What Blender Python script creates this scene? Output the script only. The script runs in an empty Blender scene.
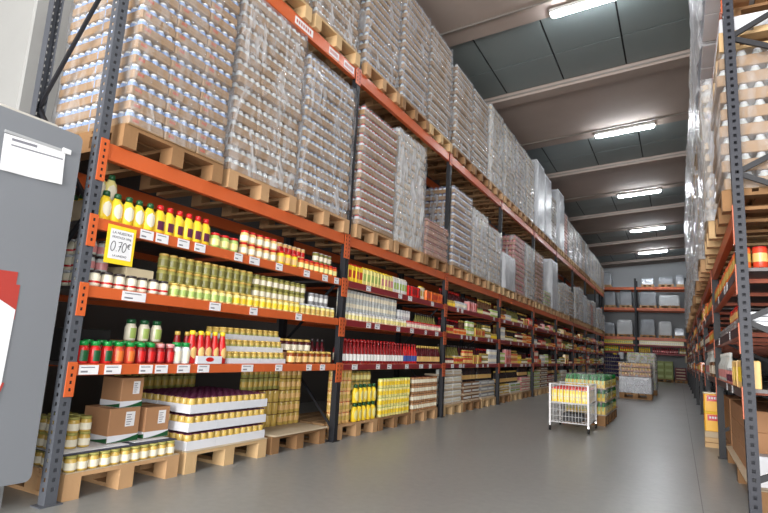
import bpy, math, random
from mathutils import Vector
random.seed(7)
PI = math.pi
C = bpy.context.scene.collection
sc = bpy.context.scene

# ------------------------------------------------------------------ materials
def lin(c):
    return tuple(((v/255)/12.92 if v/255 <= .04045 else (((v/255)+.055)/1.055)**2.4) for v in c)
MATS = {}
def mat(name, col, rough=.5, metal=0., var=0., vscale=8., bump=0., bscale=60., spec=.5, coat=0.):
    if name in MATS: return MATS[name]
    m = bpy.data.materials.new(name); m.use_nodes = True
    nt = m.node_tree; b = nt.nodes['Principled BSDF']
    b.inputs['Roughness'].default_value = rough; b.inputs['Metallic'].default_value = metal
    b.inputs['Specular IOR Level'].default_value = spec
    b.inputs['Coat Weight'].default_value = coat
    c = lin(col)
    tc = nt.nodes.new('ShaderNodeTexCoord')
    n = nt.nodes.new('ShaderNodeTexNoise'); n.inputs['Scale'].default_value = vscale; n.inputs['Detail'].default_value = 4
    nt.links.new(tc.outputs['Object'], n.inputs['Vector'])
    mx = nt.nodes.new('ShaderNodeMix'); mx.data_type = 'RGBA'
    v = max(var, .02)
    mx.inputs[6].default_value = tuple(max(0, x*(1-v)) for x in c)+(1,)
    mx.inputs[7].default_value = tuple(min(1, x*(1+v)) for x in c)+(1,)
    nt.links.new(n.outputs['Fac'], mx.inputs[0]); nt.links.new(mx.outputs[2], b.inputs['Base Color'])
    if bump:
        n2 = nt.nodes.new('ShaderNodeTexNoise'); n2.inputs['Scale'].default_value = bscale; n2.inputs['Detail'].default_value = 5
        nt.links.new(tc.outputs['Object'], n2.inputs['Vector'])
        bp = nt.nodes.new('ShaderNodeBump'); bp.inputs['Strength'].default_value = bump; bp.inputs['Distance'].default_value = .02
        nt.links.new(n2.outputs['Fac'], bp.inputs['Height']); nt.links.new(bp.outputs['Normal'], b.inputs['Normal'])
    MATS[name] = m
    return m
def emis(name, col, s):
    m = bpy.data.materials.new(name); m.use_nodes = True; nt = m.node_tree
    b = nt.nodes['Principled BSDF']; b.inputs['Emission Color'].default_value = lin(col)+(1,); b.inputs['Emission Strength'].default_value = s
    MATS[name] = m; return m
def film(name, base, tint, bscale=5., bstr=.9, streak=1.0, rough=.14):
    """clear stretch film: see-through with wrinkled glossy creases"""
    m = bpy.data.materials.new(name); m.use_nodes = True; nt = m.node_tree
    nt.nodes.remove(nt.nodes['Principled BSDF']); out = nt.nodes['Material Output']
    tc = nt.nodes.new('ShaderNodeTexCoord'); mp = nt.nodes.new('ShaderNodeMapping')
    mp.inputs['Rotation'].default_value = (.5, .35, .2); mp.inputs['Scale'].default_value = (1.3, 1.3, .5)
    nt.links.new(tc.outputs['Object'], mp.inputs['Vector'])
    n = nt.nodes.new('ShaderNodeTexNoise'); n.inputs['Scale'].default_value = bscale; n.inputs['Detail'].default_value = 6; n.inputs['Distortion'].default_value = 1.6
    nt.links.new(mp.outputs[0], n.inputs['Vector'])
    bp = nt.nodes.new('ShaderNodeBump'); bp.inputs['Strength'].default_value = bstr; bp.inputs['Distance'].default_value = .06
    nt.links.new(n.outputs['Fac'], bp.inputs['Height'])
    g = nt.nodes.new('ShaderNodeBsdfPrincipled'); g.inputs['Base Color'].default_value = lin(tint)+(1,)
    g.inputs['Roughness'].default_value = rough; g.inputs['Specular IOR Level'].default_value = .9
    nt.links.new(bp.outputs[0], g.inputs['Normal'])
    t = nt.nodes.new('ShaderNodeBsdfTransparent'); t.inputs[0].default_value = (.97, .97, .98, 1)
    r = nt.nodes.new('ShaderNodeMapRange'); r.inputs[1].default_value = .42; r.inputs[2].default_value = .72
    r.inputs[3].default_value = base; r.inputs[4].default_value = min(1, base+.45*streak)
    nt.links.new(n.outputs['Fac'], r.inputs[0])
    mx = nt.nodes.new('ShaderNodeMixShader')
    nt.links.new(r.outputs[0], mx.inputs[0]); nt.links.new(t.outputs[0], mx.inputs[1]); nt.links.new(g.outputs[0], mx.inputs[2])
    nt.links.new(mx.outputs[0], out.inputs['Surface'])
    MATS[name] = m; return m

COL = dict(
 yellow=(250,214,52), pale_yellow=(242,230,150), dgreen=(28,84,48), green=(22,140,62), red=(204,36,36), dred=(140,22,26), orange=(232,120,56),
 cream=(240,232,208), white=(236,236,232), mustard=(206,176,92), pickle=(168,162,86), olive=(134,130,72), amber=(140,70,34), maroon=(86,24,32),
 purple=(96,40,70), pink=(222,150,150), brown=(128,92,66), dark=(58,50,52), wine=(84,34,40), blue=(58,84,160), lblue=(146,170,212), gold=(212,178,92),
 peach=(232,190,120), tomato=(206,72,46), grey=(150,150,152), lgreen=(176,200,110), clear=(206,210,206), kraft=(176,132,92), ink=(60,50,90), silver=(206,208,212))
def cm(c, rough=.3):
    return mat('paint_'+c, COL[c], rough, var=.06, vscale=20)

M_or = mat('orange_steel', (208,98,50), .38, var=.08, vscale=3, bump=.02)
M_or2 = mat('orange_steel_worn', (196,92,52), .45, var=.15, vscale=4)
M_strip = mat('maroon_label_strip', (136,36,44), .45, var=.08)
M_upg = mat('grey_upright_steel', (84,87,94), .5, .1, var=.1, vscale=3)
M_upd = mat('black_upright_steel', (26,27,33), .55, 0., var=.1, vscale=3)
M_upr = mat('slate_upright_steel', (40,42,52), .55, 0., var=.1, vscale=3)
M_hole = mat('dark_slot', (14,14,16), .8)
M_deck = mat('shelf_deck_steel', (96,92,92), .5, .4, var=.1)
M_wood = mat('pallet_wood', (190,150,108), .75, var=.22, vscale=6, bump=.15, bscale=40)
M_wood2 = mat('pallet_wood_pale', (206,172,126), .75, var=.18, vscale=6, bump=.15, bscale=40)
M_wood3 = mat('pallet_wood_worn', (150,112,74), .8, var=.25, vscale=6, bump=.15, bscale=40)
M_card = mat('brown_cardboard', (176,130,92), .75, var=.06, vscale=5)
M_card2 = mat('grey_cardboard', (196,178,150), .8, var=.08, vscale=5)
M_kraft = mat('kraft_tray_card', (160,128,92), .6, var=.12, vscale=7)
M_kraftp = mat('pale_tray_card', (206,186,160), .7, var=.1, vscale=7)
M_kraftr = mat('reddish_tray_card', (184,136,110), .6, var=.14, vscale=7)
M_whitecard = mat('white_tray_card', (224,226,232), .6, var=.03)
M_paper = mat('white_paper', (234,234,236), .6, var=.02)
M_ink = mat('black_ink', (36,36,44), .6)
M_inkg = mat('grey_print', (130,130,138), .6)
M_redink = mat('red_print', (190,84,58), .6)
M_tan = mat('tan_print', (150,116,80), .6)
M_ypaper = mat('yellow_paper', (248,214,40), .55, var=.03)
M_cab = mat('grey_cabinet_paint', (126,129,134), .42, var=.04, vscale=2)
M_cableg = mat('galvanised_leg', (170,172,174), .4, .6)
M_wire = mat('white_wire', (226,226,228), .35)
M_rubber = mat('black_rubber', (28,28,30), .7)
M_chrome = mat('chrome_fork', (190,190,194), .2, .9)
M_lampbody = mat('lamp_housing', (210,210,208), .5)
M_tube = emis('fluorescent_tube', (244,250,255), 85)
M_line = mat('pale_steel_rail', (134,128,122), .5, .3)
M_beamc = mat('brown_roof_concrete', (168,152,143), .85, var=.1, vscale=1.5)
M_gap = mat('panel_gap', (38,40,42), .8)
M_panel = mat('grey_roof_panel', (126,135,135), .42, var=.08, vscale=1.2)
M_pill = mat('pale_concrete', (158,158,156), .8, var=.06, vscale=3, bump=.1)
F_light = film('clear_film', .08, (225,228,232), 7, .8, .55)
F_mid = film('stretch_film', .09, (232,234,238), 5, 1., 1.0, .12)
F_heavy = film('silvery_stretch_film', .26, (232,235,238), 6, 1., 1.15, .1)
F_white = film('milky_film', .72, (226,228,232), 4, .5, .4, .25)

# ------------------------------------------------------------------ mesh builder
class MB:
    def __init__(s): s.v=[]; s.f=[]; s.m=[]; s.mats=[]; s.sm=[]
    def mi(s, m):
        if m not in s.mats: s.mats.append(m)
        return s.mats.index(m)
    def quad(s, pts, m, smooth=False):
        b=len(s.v); s.v+= [tuple(p) for p in pts]; s.f.append(tuple(range(b,b+len(pts)))); s.m.append(s.mi(m)); s.sm.append(smooth)
    def box(s, x0,x1,y0,y1,z0,z1,m):
        b=len(s.v); s.v+=[(x0,y0,z0),(x1,y0,z0),(x1,y1,z0),(x0,y1,z0),(x0,y0,z1),(x1,y0,z1),(x1,y1,z1),(x0,y1,z1)]
        for f in ((0,3,2,1),(4,5,6,7),(0,1,5,4),(1,2,6,5),(2,3,7,6),(3,0,4,7)):
            s.f.append(tuple(b+i for i in f)); s.m.append(s.mi(m)); s.sm.append(False)
    def rbox(s, x0,x1,y0,y1,z0,z1,m,r=.01):
        """box with chamfered vertical edges and top edge"""
        xs=[(x0+r,y0),(x1-r,y0),(x1,y0+r),(x1,y1-r),(x1-r,y1),(x0+r,y1),(x0,y1-r),(x0,y0+r)]
        cx,cy=(x0+x1)/2,(y0+y1)/2
        def ins(p,d): return (p[0]+(d if p[0]<cx else -d), p[1]+(d if p[1]<cy else -d))
        b=len(s.v); k=s.mi(m)
        rings=[[ins(p,r*.5) for p in xs],xs,xs,[ins(p,r*.7) for p in xs]]; zs=[z0,z0+r*.5,z1-r*.7,z1]
        for ring,z in zip(rings,zs): s.v+=[(p[0],p[1],z) for p in ring]
        for j in range(3):
            for i in range(8):
                s.f.append((b+j*8+i,b+j*8+(i+1)%8,b+j*8+8+(i+1)%8,b+j*8+8+i)); s.m.append(k); s.sm.append(False)
        s.f.append(tuple(b+24+i for i in range(8))); s.m.append(k); s.sm.append(False)
        s.f.append(tuple(b+7-i for i in range(8))); s.m.append(k); s.sm.append(False)
    def lathe(s, prof, m, cx=0,cy=0,z=0, n=14, a0=0, a1=2*PI, cap=True, sx=1., sy=1.):
        """prof: [(z,r)..] bottom to top"""
        full = abs(a1-a0-2*PI)<1e-6; k=s.mi(m); b=len(s.v); c = n if full else n+1
        for (h,r) in prof:
            for i in range(c):
                a=a0+(a1-a0)*i/n; s.v.append((cx+r*math.cos(a)*sx, cy+r*math.sin(a)*sy, z+h))
        for j in range(len(prof)-1):
            for i in range(n):
                i2=(i+1)%c if full else i+1
                s.f.append((b+j*c+i,b+j*c+i2,b+(j+1)*c+i2,b+(j+1)*c+i)); s.m.append(k); s.sm.append(True)
        if cap and full:
            s.f.append(tuple(b+(len(prof)-1)*c+i for i in range(n))); s.m.append(k); s.sm.append(False)
            s.f.append(tuple(b+n-1-i for i in range(n))); s.m.append(k); s.sm.append(False)
    def tube(s, p0, p1, r, m, n=6):
        p0=Vector(p0); p1=Vector(p1); d=(p1-p0).normalized(); u=d.orthogonal().normalized(); w=d.cross(u); b=len(s.v); k=s.mi(m)
        for p in (p0,p1):
            for i in range(n):
                a=2*PI*(i+.5)/n; s.v.append(tuple(p+u*r*math.cos(a)+w*r*math.sin(a)))
        for i in range(n):
            s.f.append((b+i,b+(i+1)%n,b+n+(i+1)%n,b+n+i)); s.m.append(k); s.sm.append(n>4)
        s.f.append(tuple(b+n-1-i for i in range(n))); s.m.append(k); s.sm.append(False)
        s.f.append(tuple(b+n+i for i in range(n))); s.m.append(k); s.sm.append(False)
    def bar(s, p0, p1, w, t, m, side=(0,1,0)):
        """rectangular bar p0->p1, w wide across, t thick along side"""
        p0=Vector(p0); p1=Vector(p1); d=(p1-p0).normalized(); t_=Vector(side).normalized(); u=d.cross(t_).normalized(); b=len(s.v); k=s.mi(m)
        for p in (p0,p1):
            for (a,c) in ((-1,-1),(1,-1),(1,1),(-1,1)): s.v.append(tuple(p+u*a*w/2+t_*c*t/2))
        for f in ((0,1,5,4),(1,2,6,5),(2,3,7,6),(3,0,4,7),(3,2,1,0),(4,5,6,7)):
            s.f.append(tuple(b+i for i in f)); s.m.append(k); s.sm.append(False)
    def add(s, o, dx=0,dy=0,dz=0, sc=1.):
        b=len(s.v); s.v+=[(x*sc+dx,y*sc+dy,z*sc+dz) for x,y,z in o.v]
        for f,m,sm in zip(o.f,o.m,o.sm): s.f.append(tuple(b+i for i in f)); s.m.append(s.mi(o.mats[m])); s.sm.append(sm)
    def mesh(s, name):
        me=bpy.data.meshes.new(name); me.from_pydata(s.v,[],s.f)
        for m in s.mats: me.materials.append(m)
        me.polygons.foreach_set('material_index', s.m); me.polygons.foreach_set('use_smooth', s.sm); me.update()
        return me
def put(name, me, parent=None, loc=(0,0,0), rot=0):
    if isinstance(me, MB): me=me.mesh(name)
    o=bpy.data.objects.new(name, me); C.objects.link(o); o.location=loc; o.rotation_euler=(0,0,rot)
    if parent is not None: o.parent=parent
    return o
def tag(o, label, cat, group=None, kind=None):
    o['label']=label; o['category']=cat
    if group: o['group']=group
    if kind: o['kind']=kind
    return o
def empty(name, loc=(0,0,0), rot=0, label=None, cat=None, group=None):
    o=bpy.data.objects.new(name, None); C.objects.link(o); o.location=loc; o.rotation_euler=(0,0,rot); o.empty_display_size=.1
    if label: tag(o,label,cat,group)
    return o
def struct(name, mb):
    o=put(name,mb); o['kind']='structure'; return o

# ------------------------------------------------------------------ camera
def make_camera():
    cd=bpy.data.cameras.new('camera'); cam=bpy.data.objects.new('camera',cd); C.objects.link(cam)
    cx,cy,cz,yaw,pit,rol,f = 3.0108,-1.8444,.9406,.5003,.1660,.0547,542.08
    cd.sensor_fit='HORIZONTAL'; cd.sensor_width=36; cd.lens=f*36/768; cd.clip_start=.05; cd.clip_end=200
    F=Vector((-math.sin(yaw)*math.cos(pit),math.cos(yaw)*math.cos(pit),math.sin(pit)))
    R=Vector((math.cos(yaw),math.sin(yaw),0)); U=R.cross(F)
    r=R*math.cos(rol)+U*math.sin(rol); u=U*math.cos(rol)-R*math.sin(rol)
    from mathutils import Matrix
    m=Matrix((r,u,-F)).transposed().to_4x4(); m.translation=(cx,cy,cz); cam.matrix_world=m
    sc.camera=cam
make_camera()

# ------------------------------------------------------------------ shell
XL,XR,YF,YB = -2.3,5.6,-9.,31.4
def roof(x): return 6.2+.075*x
def shell():
    m=bpy.data.materials.new('polished_grey_concrete'); m.use_nodes=True; nt=m.node_tree; b=nt.nodes['Principled BSDF']
    tc=nt.nodes.new('ShaderNodeTexCoord')
    n1=nt.nodes.new('ShaderNodeTexNoise'); n1.inputs['Scale'].default_value=.9; n1.inputs['Detail'].default_value=8; n1.inputs['Roughness'].default_value=.65
    n2=nt.nodes.new('ShaderNodeTexNoise'); n2.inputs['Scale'].default_value=18; n2.inputs['Detail'].default_value=6
    for n in (n1,n2): nt.links.new(tc.outputs['Object'],n.inputs['Vector'])
    mx=nt.nodes.new('ShaderNodeMix'); mx.data_type='RGBA'; mx.inputs[6].default_value=lin((120,121,119))+(1,); mx.inputs[7].default_value=lin((162,162,158))+(1,)
    ad=nt.nodes.new('ShaderNodeMath'); ad.operation='MULTIPLY_ADD'; ad.inputs[1].default_value=.5; 
    nt.links.new(n2.outputs['Fac'],ad.inputs[0])
    h=nt.nodes.new('ShaderNodeMath'); h.operation='MULTIPLY'; h.inputs[1].default_value=.5; nt.links.new(n1.outputs['Fac'],h.inputs[0]); nt.links.new(h.outputs[0],ad.inputs[2])
    nt.links.new(ad.outputs[0],mx.inputs[0]); nt.links.new(mx.outputs[2],b.inputs['Base Color'])
    rr=nt.nodes.new('ShaderNodeMapRange'); rr.inputs[3].default_value=.22; rr.inputs[4].default_value=.45; nt.links.new(n1.outputs['Fac'],rr.inputs[0]); nt.links.new(rr.outputs[0],b.inputs['Roughness'])
    fl=MB(); fl.box(XL-.2,XR+.2,YF-.2,YB+.2,-.1,0,m); 
    # expansion joint
    fl.box(3.116,3.122,YF,YB,0,.0006,mat('floor_joint',(126,126,124),.6))
    struct('floor',fl)
    w=mat('warm_grey_wall',(96,92,90),.85,var=.06,vscale=1.); bw=mat('grey_block_wall',(196,200,204),.8,var=.06,vscale=1.)
    a=MB(); a.box(XL-.2,XL,YF,YB,0,6.5,w); struct('wall_left',a)
    a=MB(); a.box(XR,XR+.2,YF,-8.2,0,7.,w); a.box(XR,XR+.2,-1.2,YB,0,7.,w); a.box(XR,XR+.2,-8.2,-1.2,4.6,7.,w); struct('wall_right',a)  # unseen opening added in this wall to let the side fill through
    a=MB(); a.box(XL-.2,XR+.2,YB,YB+.2,0,7.,bw); struct('wall_back',a)
    a=MB(); a.box(XL-.2,-.6,YF-.2,YF,0,7.,w); a.box(4.6,XR+.2,YF-.2,YF,0,7.,w); a.box(-.6,4.6,YF-.2,YF,4.6,7.,w); struct('wall_front',a)
    a=MB(); a.box(XL,XR,YB-.05,YB,0,.2,M_pill); struct('baseboard_back',a)
    # roof: alternating smooth concrete bays and bays closed with grey panels
    ce=MB()
    def slab(x0,x1,y0,y1,off,th,m):
        b=[(x0,y0),(x1,y0),(x1,y1),(x0,y1)]
        lo=[(x,y,roof(x)+off) for x,y in b]; hi=[(x,y,roof(x)+off+th) for x,y in b]
        ce.quad(lo[::-1],m); ce.quad(hi,m)
        for i in range(4):
            j=(i+1)%4; ce.quad([lo[i],lo[j],hi[j],hi[i]],m)
    slab(XL-.2,XR+.2,YF-.2,YB+.2,.06,.15,M_gap)
    P=2.66; y=5.82-P*6
    while y<YB:
        # panel bay from y+.45 to y+P ; concrete bay from y+P to y+2P
        slab(XL,XR,y+P,min(y+2*P+.42,YB),-.02,.07,M_beamc)
        ys=(y+.46,y+1.62,y+P-.02)
        for j in range(2):
            x=.06-1.13*3
            while x<XR:
                slab(max(x+.015,XL),min(x+1.115,XR),ys[j]+.012,ys[j+1]-.012,.03,.02,M_panel); x+=1.13
        y+=2*P
    struct('ceiling',ce)
    k=1; y=5.82-P*6
    while y<YB:
        for (yy,hh) in ((y,.05),(y+P,.05)):
            t=MB()
            def sl(x0,x1,y0,y1,o0,o1,m):
                pts=[(x0,y0,roof(x0)+o0),(x1,y0,roof(x1)+o0),(x1,y1,roof(x1)+o0),(x0,y1,roof(x0)+o0),(x0,y0,roof(x0)+o1),(x1,y0,roof(x1)+o1),(x1,y1,roof(x1)+o1),(x0,y1,roof(x0)+o1)]
                for f in ((0,3,2,1),(4,5,6,7),(0,1,5,4),(1,2,6,5),(2,3,7,6),(3,0,4,7)): t.quad([pts[i] for i in f],m)
            sl(XL,XR,yy-.015,yy,-.05,-.02,M_line)
            if yy!=y: sl(XL,XR,yy,yy+.30,-.10,-.02,M_beamc)
            if yy<YB-.4 and yy>YF: struct('trim_%d'%k,t); k+=1
        y+=2*P
    # concrete pillar by the wall
    a=MB(); a.rbox(-2.25,-1.5,.28,.85,0,6.0,M_pill,.015); struct('trim_%d'%k,a)
shell()

# lamps
def lamps():
    ords={-4.43:'behind',.9:'n'}
    names=['nearest','second nearest','middle','second farthest','farthest']
    ys=[6.08,11.32,16.75,22.1,27.3]
    for i,y in enumerate([-4.4,.9]+ys):
        x0,x1=1.42,2.68; zc=roof(2.05)-.125
        o=empty('fluorescent_lamp',(2.05,y,zc))
        lab='%s fluorescent batten lamp under the roof, glowing white'%(names[i-2]) if i>=2 else ('fluorescent batten lamp glowing above the camera' if i==1 else 'fluorescent batten lamp glowing behind the camera')
        tag(o,lab,'lamp','ceiling lamps')
        a=MB(); a.rbox(-.65,.65,-.07,.07,.03,.09,M_lampbody,.01); a.box(-.35,-.33,-.01,.01,.09,.1,M_lampbody); a.box(.33,.35,-.01,.01,.09,.1,M_lampbody)
        h=put('lamp_housing',a,o)
        a=MB(); a.rbox(-.62,.62,-.045,.045,-.025,.028,M_tube,.02); put('lamp_tube',a,o)
        o.rotation_euler=(0,-math.atan(.075),0)
lamps()

# ------------------------------------------------------------------ racks
LV=dict(B=(1.612,.07),C=(1.206,.068),D=(.754,.064),A=(2.08,.105),E=(3.947,.13))
BAY=2.8
def upright_mesh(h, m):
    """perforated channel: front face at x=0 spanning y .035-.1, side face at y=.035; slots punched through front and side"""
    a=MB(); t=.004; D=.062; y0,y1=.034,.1; p=.05
    def wall(fn,w):
        n=int((h-.1)/p); z=.06; c0,c1=w/2-.0095,w/2+.0095
        fn(0,w,0,z)
        for i in range(n):
            za,zb=z+p*i+.015, z+p*i+.036
            fn(0,w,z+p*i,za); fn(0,c0,za,zb); fn(c1,w,za,zb); fn(0,w,zb,z+p*(i+1))
        fn(0,w,z+p*n,h)
    wall(lambda u0,u1,z0,z1: a.box(-t,0,y0+u0,y0+u1,z0,z1,m), y1-y0)
    wall(lambda u0,u1,z0,z1: a.box(-u1,-u0-(t if u0==0 else 0),y0,y0+t,z0,z1,m), D)
    a.box(-D,-t,y1-t,y1,0,h,m)
    a.box(-D-.012,.014,y0-.03,y1+.03,0,.006,m)
    return a.mesh('upright')
class Rack: pass
def make_rack(name, front_x, y0, nb, label, depth, upm, upm_first, levels, strip_from, seed, height=4.06, top_from=0, endb=None, stripm=None, nlab=(3,7)):
    global NLAB; NLAB=nlab; stripm=stripm or M_strip
    """rack whose front face looks along +x in its own space; own space y runs along the rack"""
    rng=random.Random(seed)
    R=empty(name,(front_x,y0,0)); tag(R,label,'rack')
    um={}
    me_first=upright_mesh(height,upm_first); q=MB(); q.box(-.062,0,.034,.1,0,height,upm); q.box(-.075,.014,.004,.13,0,.006,upm); me=q.mesh('upright')
    for i in range(nb+1):
        mm=me_first if i==0 else me
        put('upright',mm,R,(0,BAY*i,0)); 
        put('upright',mm,R,(-depth,BAY*i+.134,0),PI)
        br=MB(); mt=upm; bw=.022 if depth<.9 else .034
        yb=BAY*i+.067; st=endb
        for (fz,rz) in (st if depth>.9 else (st[1:] if i==0 else st[:2])):
            br.bar((-.03,yb,fz),(-depth+.03,yb,rz),bw,.02,mt)
        put('brace',br,R)
    dk={}
    for b in range(nb):
        for L,(z,th) in levels.items():
            if L=='E' and b<top_from: continue
            for rear in (0,1):
                a=MB(); x=-.006 if not rear else -depth
                a.rbox(x-.05,x,BAY*b+.1,BAY*(b+1),z-th,z,M_or,.006)
                if not rear and b>=strip_from and L in 'BCD': a.box(x,x+.003,BAY*b+.14,BAY*(b+1)-.04,z-th+.004,z-.004,stripm)
                bo=put('beam',a,R)
                if rear: continue
                hh=.18 if L!='A' else .25
                for (ya,yb) in ((BAY*b+.05,BAY*b+.104),(BAY*(b+1)-.004,BAY*(b+1)+.048)):
                    c=MB(); c.box(.0005,.006,ya,yb,z-hh,z+.012,M_or2 if b else M_or)
                    for q in range(int(hh/.04)): c.box(.006,.0066,(ya+yb)/2-.006,(ya+yb)/2+.006,z-.03-q*.04,z-.012-q*.04,M_hole)
                    put('beam_connector',c,bo)
                if L in 'BCD': yield_labels(R,bo,b,L,z,th,rng,strip_from)
                if L=='E' and b==0 and R.location.x==0 and front_x==0 and depth<.9:
                    for (ya,yb) in ((1.72,2.0),(2.28,2.46),(2.56,2.76)):
                        c=MB(); c.box(-.006,-.004,ya,yb,z-.105,z-.03,M_paper)
                        for q in range(7): c.box(-.004,-.0035,ya+.02+q*(yb-ya-.04)/7,ya+.02+(q+.6)*(yb-ya-.04)/7,z-.085,z-.05,M_redink)
                        put('sticker',c,bo)
            if L in 'BCD':
                a=MB(); n=7
                for q in range(n):
                    ya=BAY*b+.13+q*(BAY-.16)/n
                    a.box(-depth+.0,-.06,ya,ya+(BAY-.16)/n-.006,z-.022,z,M_deck)
                for q in range(3):
                    ya=BAY*b+.5+q*.85; a.box(-depth+.0,-.06,ya,ya+.04,z-.05,z-.022,M_or2)
                put('shelf_deck',a,R)
    return R
LABPOS={}
def yield_labels(R,bo,b,L,z,th,rng,strip_from):
    key=(R.name,b,L)
    pos=LABPOS.get(key)
    if pos is None:
        n=rng.randint(*NLAB); pos=[(y,y+rng.uniform(.06,.12)) for y in sorted(rng.uniform(.2,2.5) for _ in range(n))]
        q=[]
        for p in pos:
            if not q or p[0]>q[-1][1]+.03: q.append(p)
        pos=q
    for (ya,yb) in pos:
        a=MB(); x=-.0025 if b<strip_from else .0005
        a.box(x,x+.002,BAY*b+ya,BAY*b+yb,z-th+.004,z-.006,M_paper)
        w=yb-ya
        a.box(x+.002,x+.0024,BAY*b+ya+.1*w,BAY*b+ya+.8*w,z-.022,z-.016,M_inkg); a.box(x+.002,x+.0024,BAY*b+ya+.1*w,BAY*b+ya+.45*w,z-th+.016,z-th+.026,M_inkg)
        put('price_label',a,bo)
LABPOS[('pallet_rack',0,'B')]=[(.40,.50),(.52,.62),(.70,.80),(.85,.95),(1.25,1.34),(1.42,1.54),(1.75,1.84),(2.15,2.24),(2.45,2.54),(2.66,2.74)]
LABPOS[('pallet_rack',0,'C')]=[(.33,.50),(1.05,1.16),(1.48,1.57),(2.08,2.17)]
LABPOS[('pallet_rack',0,'D')]=[(.12,.24),(.28,.39),(.52,.62),(.64,.74),(.82,.93),(1.0,1.11),(1.45,1.58),(1.86,1.95),(2.3,2.38),(2.52,2.6)]
RL=make_rack('pallet_rack',0,0,9,'long orange-beamed pallet rack along the left side of the aisle',.8,M_upd,M_upg,LV,1,3,top_from=0,endb=((.1,.9),(1.66,.9),(1.66,2.42),(3.42,2.42),(3.42,4.0)))
RIGHT_X,RIGHT_Y=3.35,2.15
LVR=dict(B=(1.57,.07),C=(1.2,.068),D=(.81,.064),A=(1.96,.105),E=(3.52,.13))
# right rack faces -x: own space turned by pi, so its local y runs back toward the camera; built then rotated
NR=9
RR=make_rack('pallet_rack',0,0,NR,'orange and slate pallet rack along the right side of the aisle',1.0,M_upd,M_upr,LVR,0,5,height=4.06,endb=((.27,.75),(1.23,.75),(1.23,1.71),(2.19,1.71),(2.19,2.67),(3.15,2.67),(3.15,3.63),(4.0,3.63)),stripm=mat('dark_label_strip',(72,50,56),.45,var=.1),nlab=(1,3))
RR.scale=(-1,1,1); RR.location=(RIGHT_X,RIGHT_Y,0)

ORD=['nearest','second','third','fourth','fifth','sixth','seventh','eighth','farthest']
# ------------------------------------------------------------------ pallets
def pallet_parts(w,d,m):
    """w along y, d along -x from 0; returns parts list"""
    ps=[]; a=MB(); n=5; bw=d/(n+.9)
    for i in range(n):
        x=-i*(d-bw)/(n-1); a.box(x-bw,x,0,w,.122,.144,m)
    for y in (0,w/2-.05,w-.1): a.box(-d,0,y,y+.1,.1,.122,m)
    ps.append(('pallet_deck',a))
    for y in (0,w/2-.05,w-.1):
        for x in (0,-d/2+.06,-d+.12):
            b=MB(); b.box(x-.12,x,y,y+.1,.022,.1,m); ps.append(('pallet_block',b))
        c=MB(); c.box(-d,0,y,y+.1,0,.022,m); ps.append(('bottom_board',c))
    return ps
PAL={}
def pallet(loc,label,group=None,w=.8,d=.8,m=None,detail=True,rot=0):
    m=m or M_wood; key=(w,d,m.name,detail)
    if key not in PAL:
        ps=pallet_parts(w,d,m)
        if detail: PAL[key]=[(n,b.mesh(n)) for n,b in ps]
        else:
            a=MB()
            for n,b in ps: a.add(b)
            PAL[key]=a.mesh('wooden_pallet')
    if detail:
        o=empty('wooden_pallet',loc,rot)
        for n,me in PAL[key]: put(n,me,o)
    else: o=put('wooden_pallet',PAL[key],None,loc,rot)
    tag(o,label,'pallet',group); return o

# ------------------------------------------------------------------ pallet loads
LAYER={}
def layer_meshes(w,d,h,tray,bot,cap,th,tight):
    key=(w,d,h,tray.name,bot,cap,th)
    if key in LAYER: return LAYER[key]
    a=MB(); ny=3
    for i in range(ny):
        y0=i*w/ny+.002; y1=(i+1)*w/ny-.002
        a.rbox(-d/2,-.0,y0,y1,0,th,tray,.008); a.rbox(-d,-d/2-.003,y0,y1,0,th,tray,.008)
        if bot=='lblue':
            for k in range(3): a.box(0,.0012,y0+.03+k*.016,y0+.042+k*.016,th*.42,th*.72,M_redink)
            a.box(0,.0012,y0+.1,y1-.04,th*.35,th*.42,M_tan)
    b=MB(); n=12; m=11; r=w/n/2*.96; bm=cm(bot,.2); kp=cm(cap,.25)
    prof=[(.004,r*.95),(h*.80,r*.98),(h*.86,r*.72)] ; cp=[(h*.85,r*.74),(h*.97,r*.72),(h*.985,r*.5)]
    for j in range(n):
        for i in range(m):
            if 0<j<n-1 and 0<i<m-1: continue
            x=-(i+.5)*d/m-.002; y=(j+.5)*w/n
            b.lathe(prof,bm,x,y,0,8,cap=False); b.lathe(cp,kp,x,y,0,8)
    LAYER[key]=(a,b); return LAYER[key]
LM={}
def film_mesh(w,d,h,rng,off=.014):
    a=MB()
    # skirt panels with gentle bulges
    nz=max(4,int(h/.12)); ny=10
    ring=[]
    for i in range(ny): ring.append((0,i*w/ny,1,0))
    for i in range(ny): ring.append((-i*d/ny,w,0,1))
    for i in range(ny): ring.append((-d,w-i*w/ny,-1,0))
    for i in range(ny): ring.append((-d+i*d/ny,0,0,-1))
    N=len(ring)
    ph=[rng.uniform(0,6.28) for _ in range(4)]
    for k in range(nz+1):
        z=h*k/nz
        for i,(x,y,nx,nyy) in enumerate(ring):
            o=off+.007*math.sin(z*31+ph[0]+i*.7)+.006*math.sin(i*2.3+ph[1]+z*7)+rng.uniform(0,.005)
            if k==nz: o=-.02
            a.v.append((x+nx*o+(0 if nx else (o*(1 if i in (0,) else 0))),y+nyy*o,z+(.012 if k==nz else 0)))
    for k in range(nz):
        for i in range(N):
            a.f.append((k*N+i,k*N+(i+1)%N,(k+1)*N+(i+1)%N,(k+1)*N+i)); a.m.append(0); a.sm.append(True)
    return a
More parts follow.
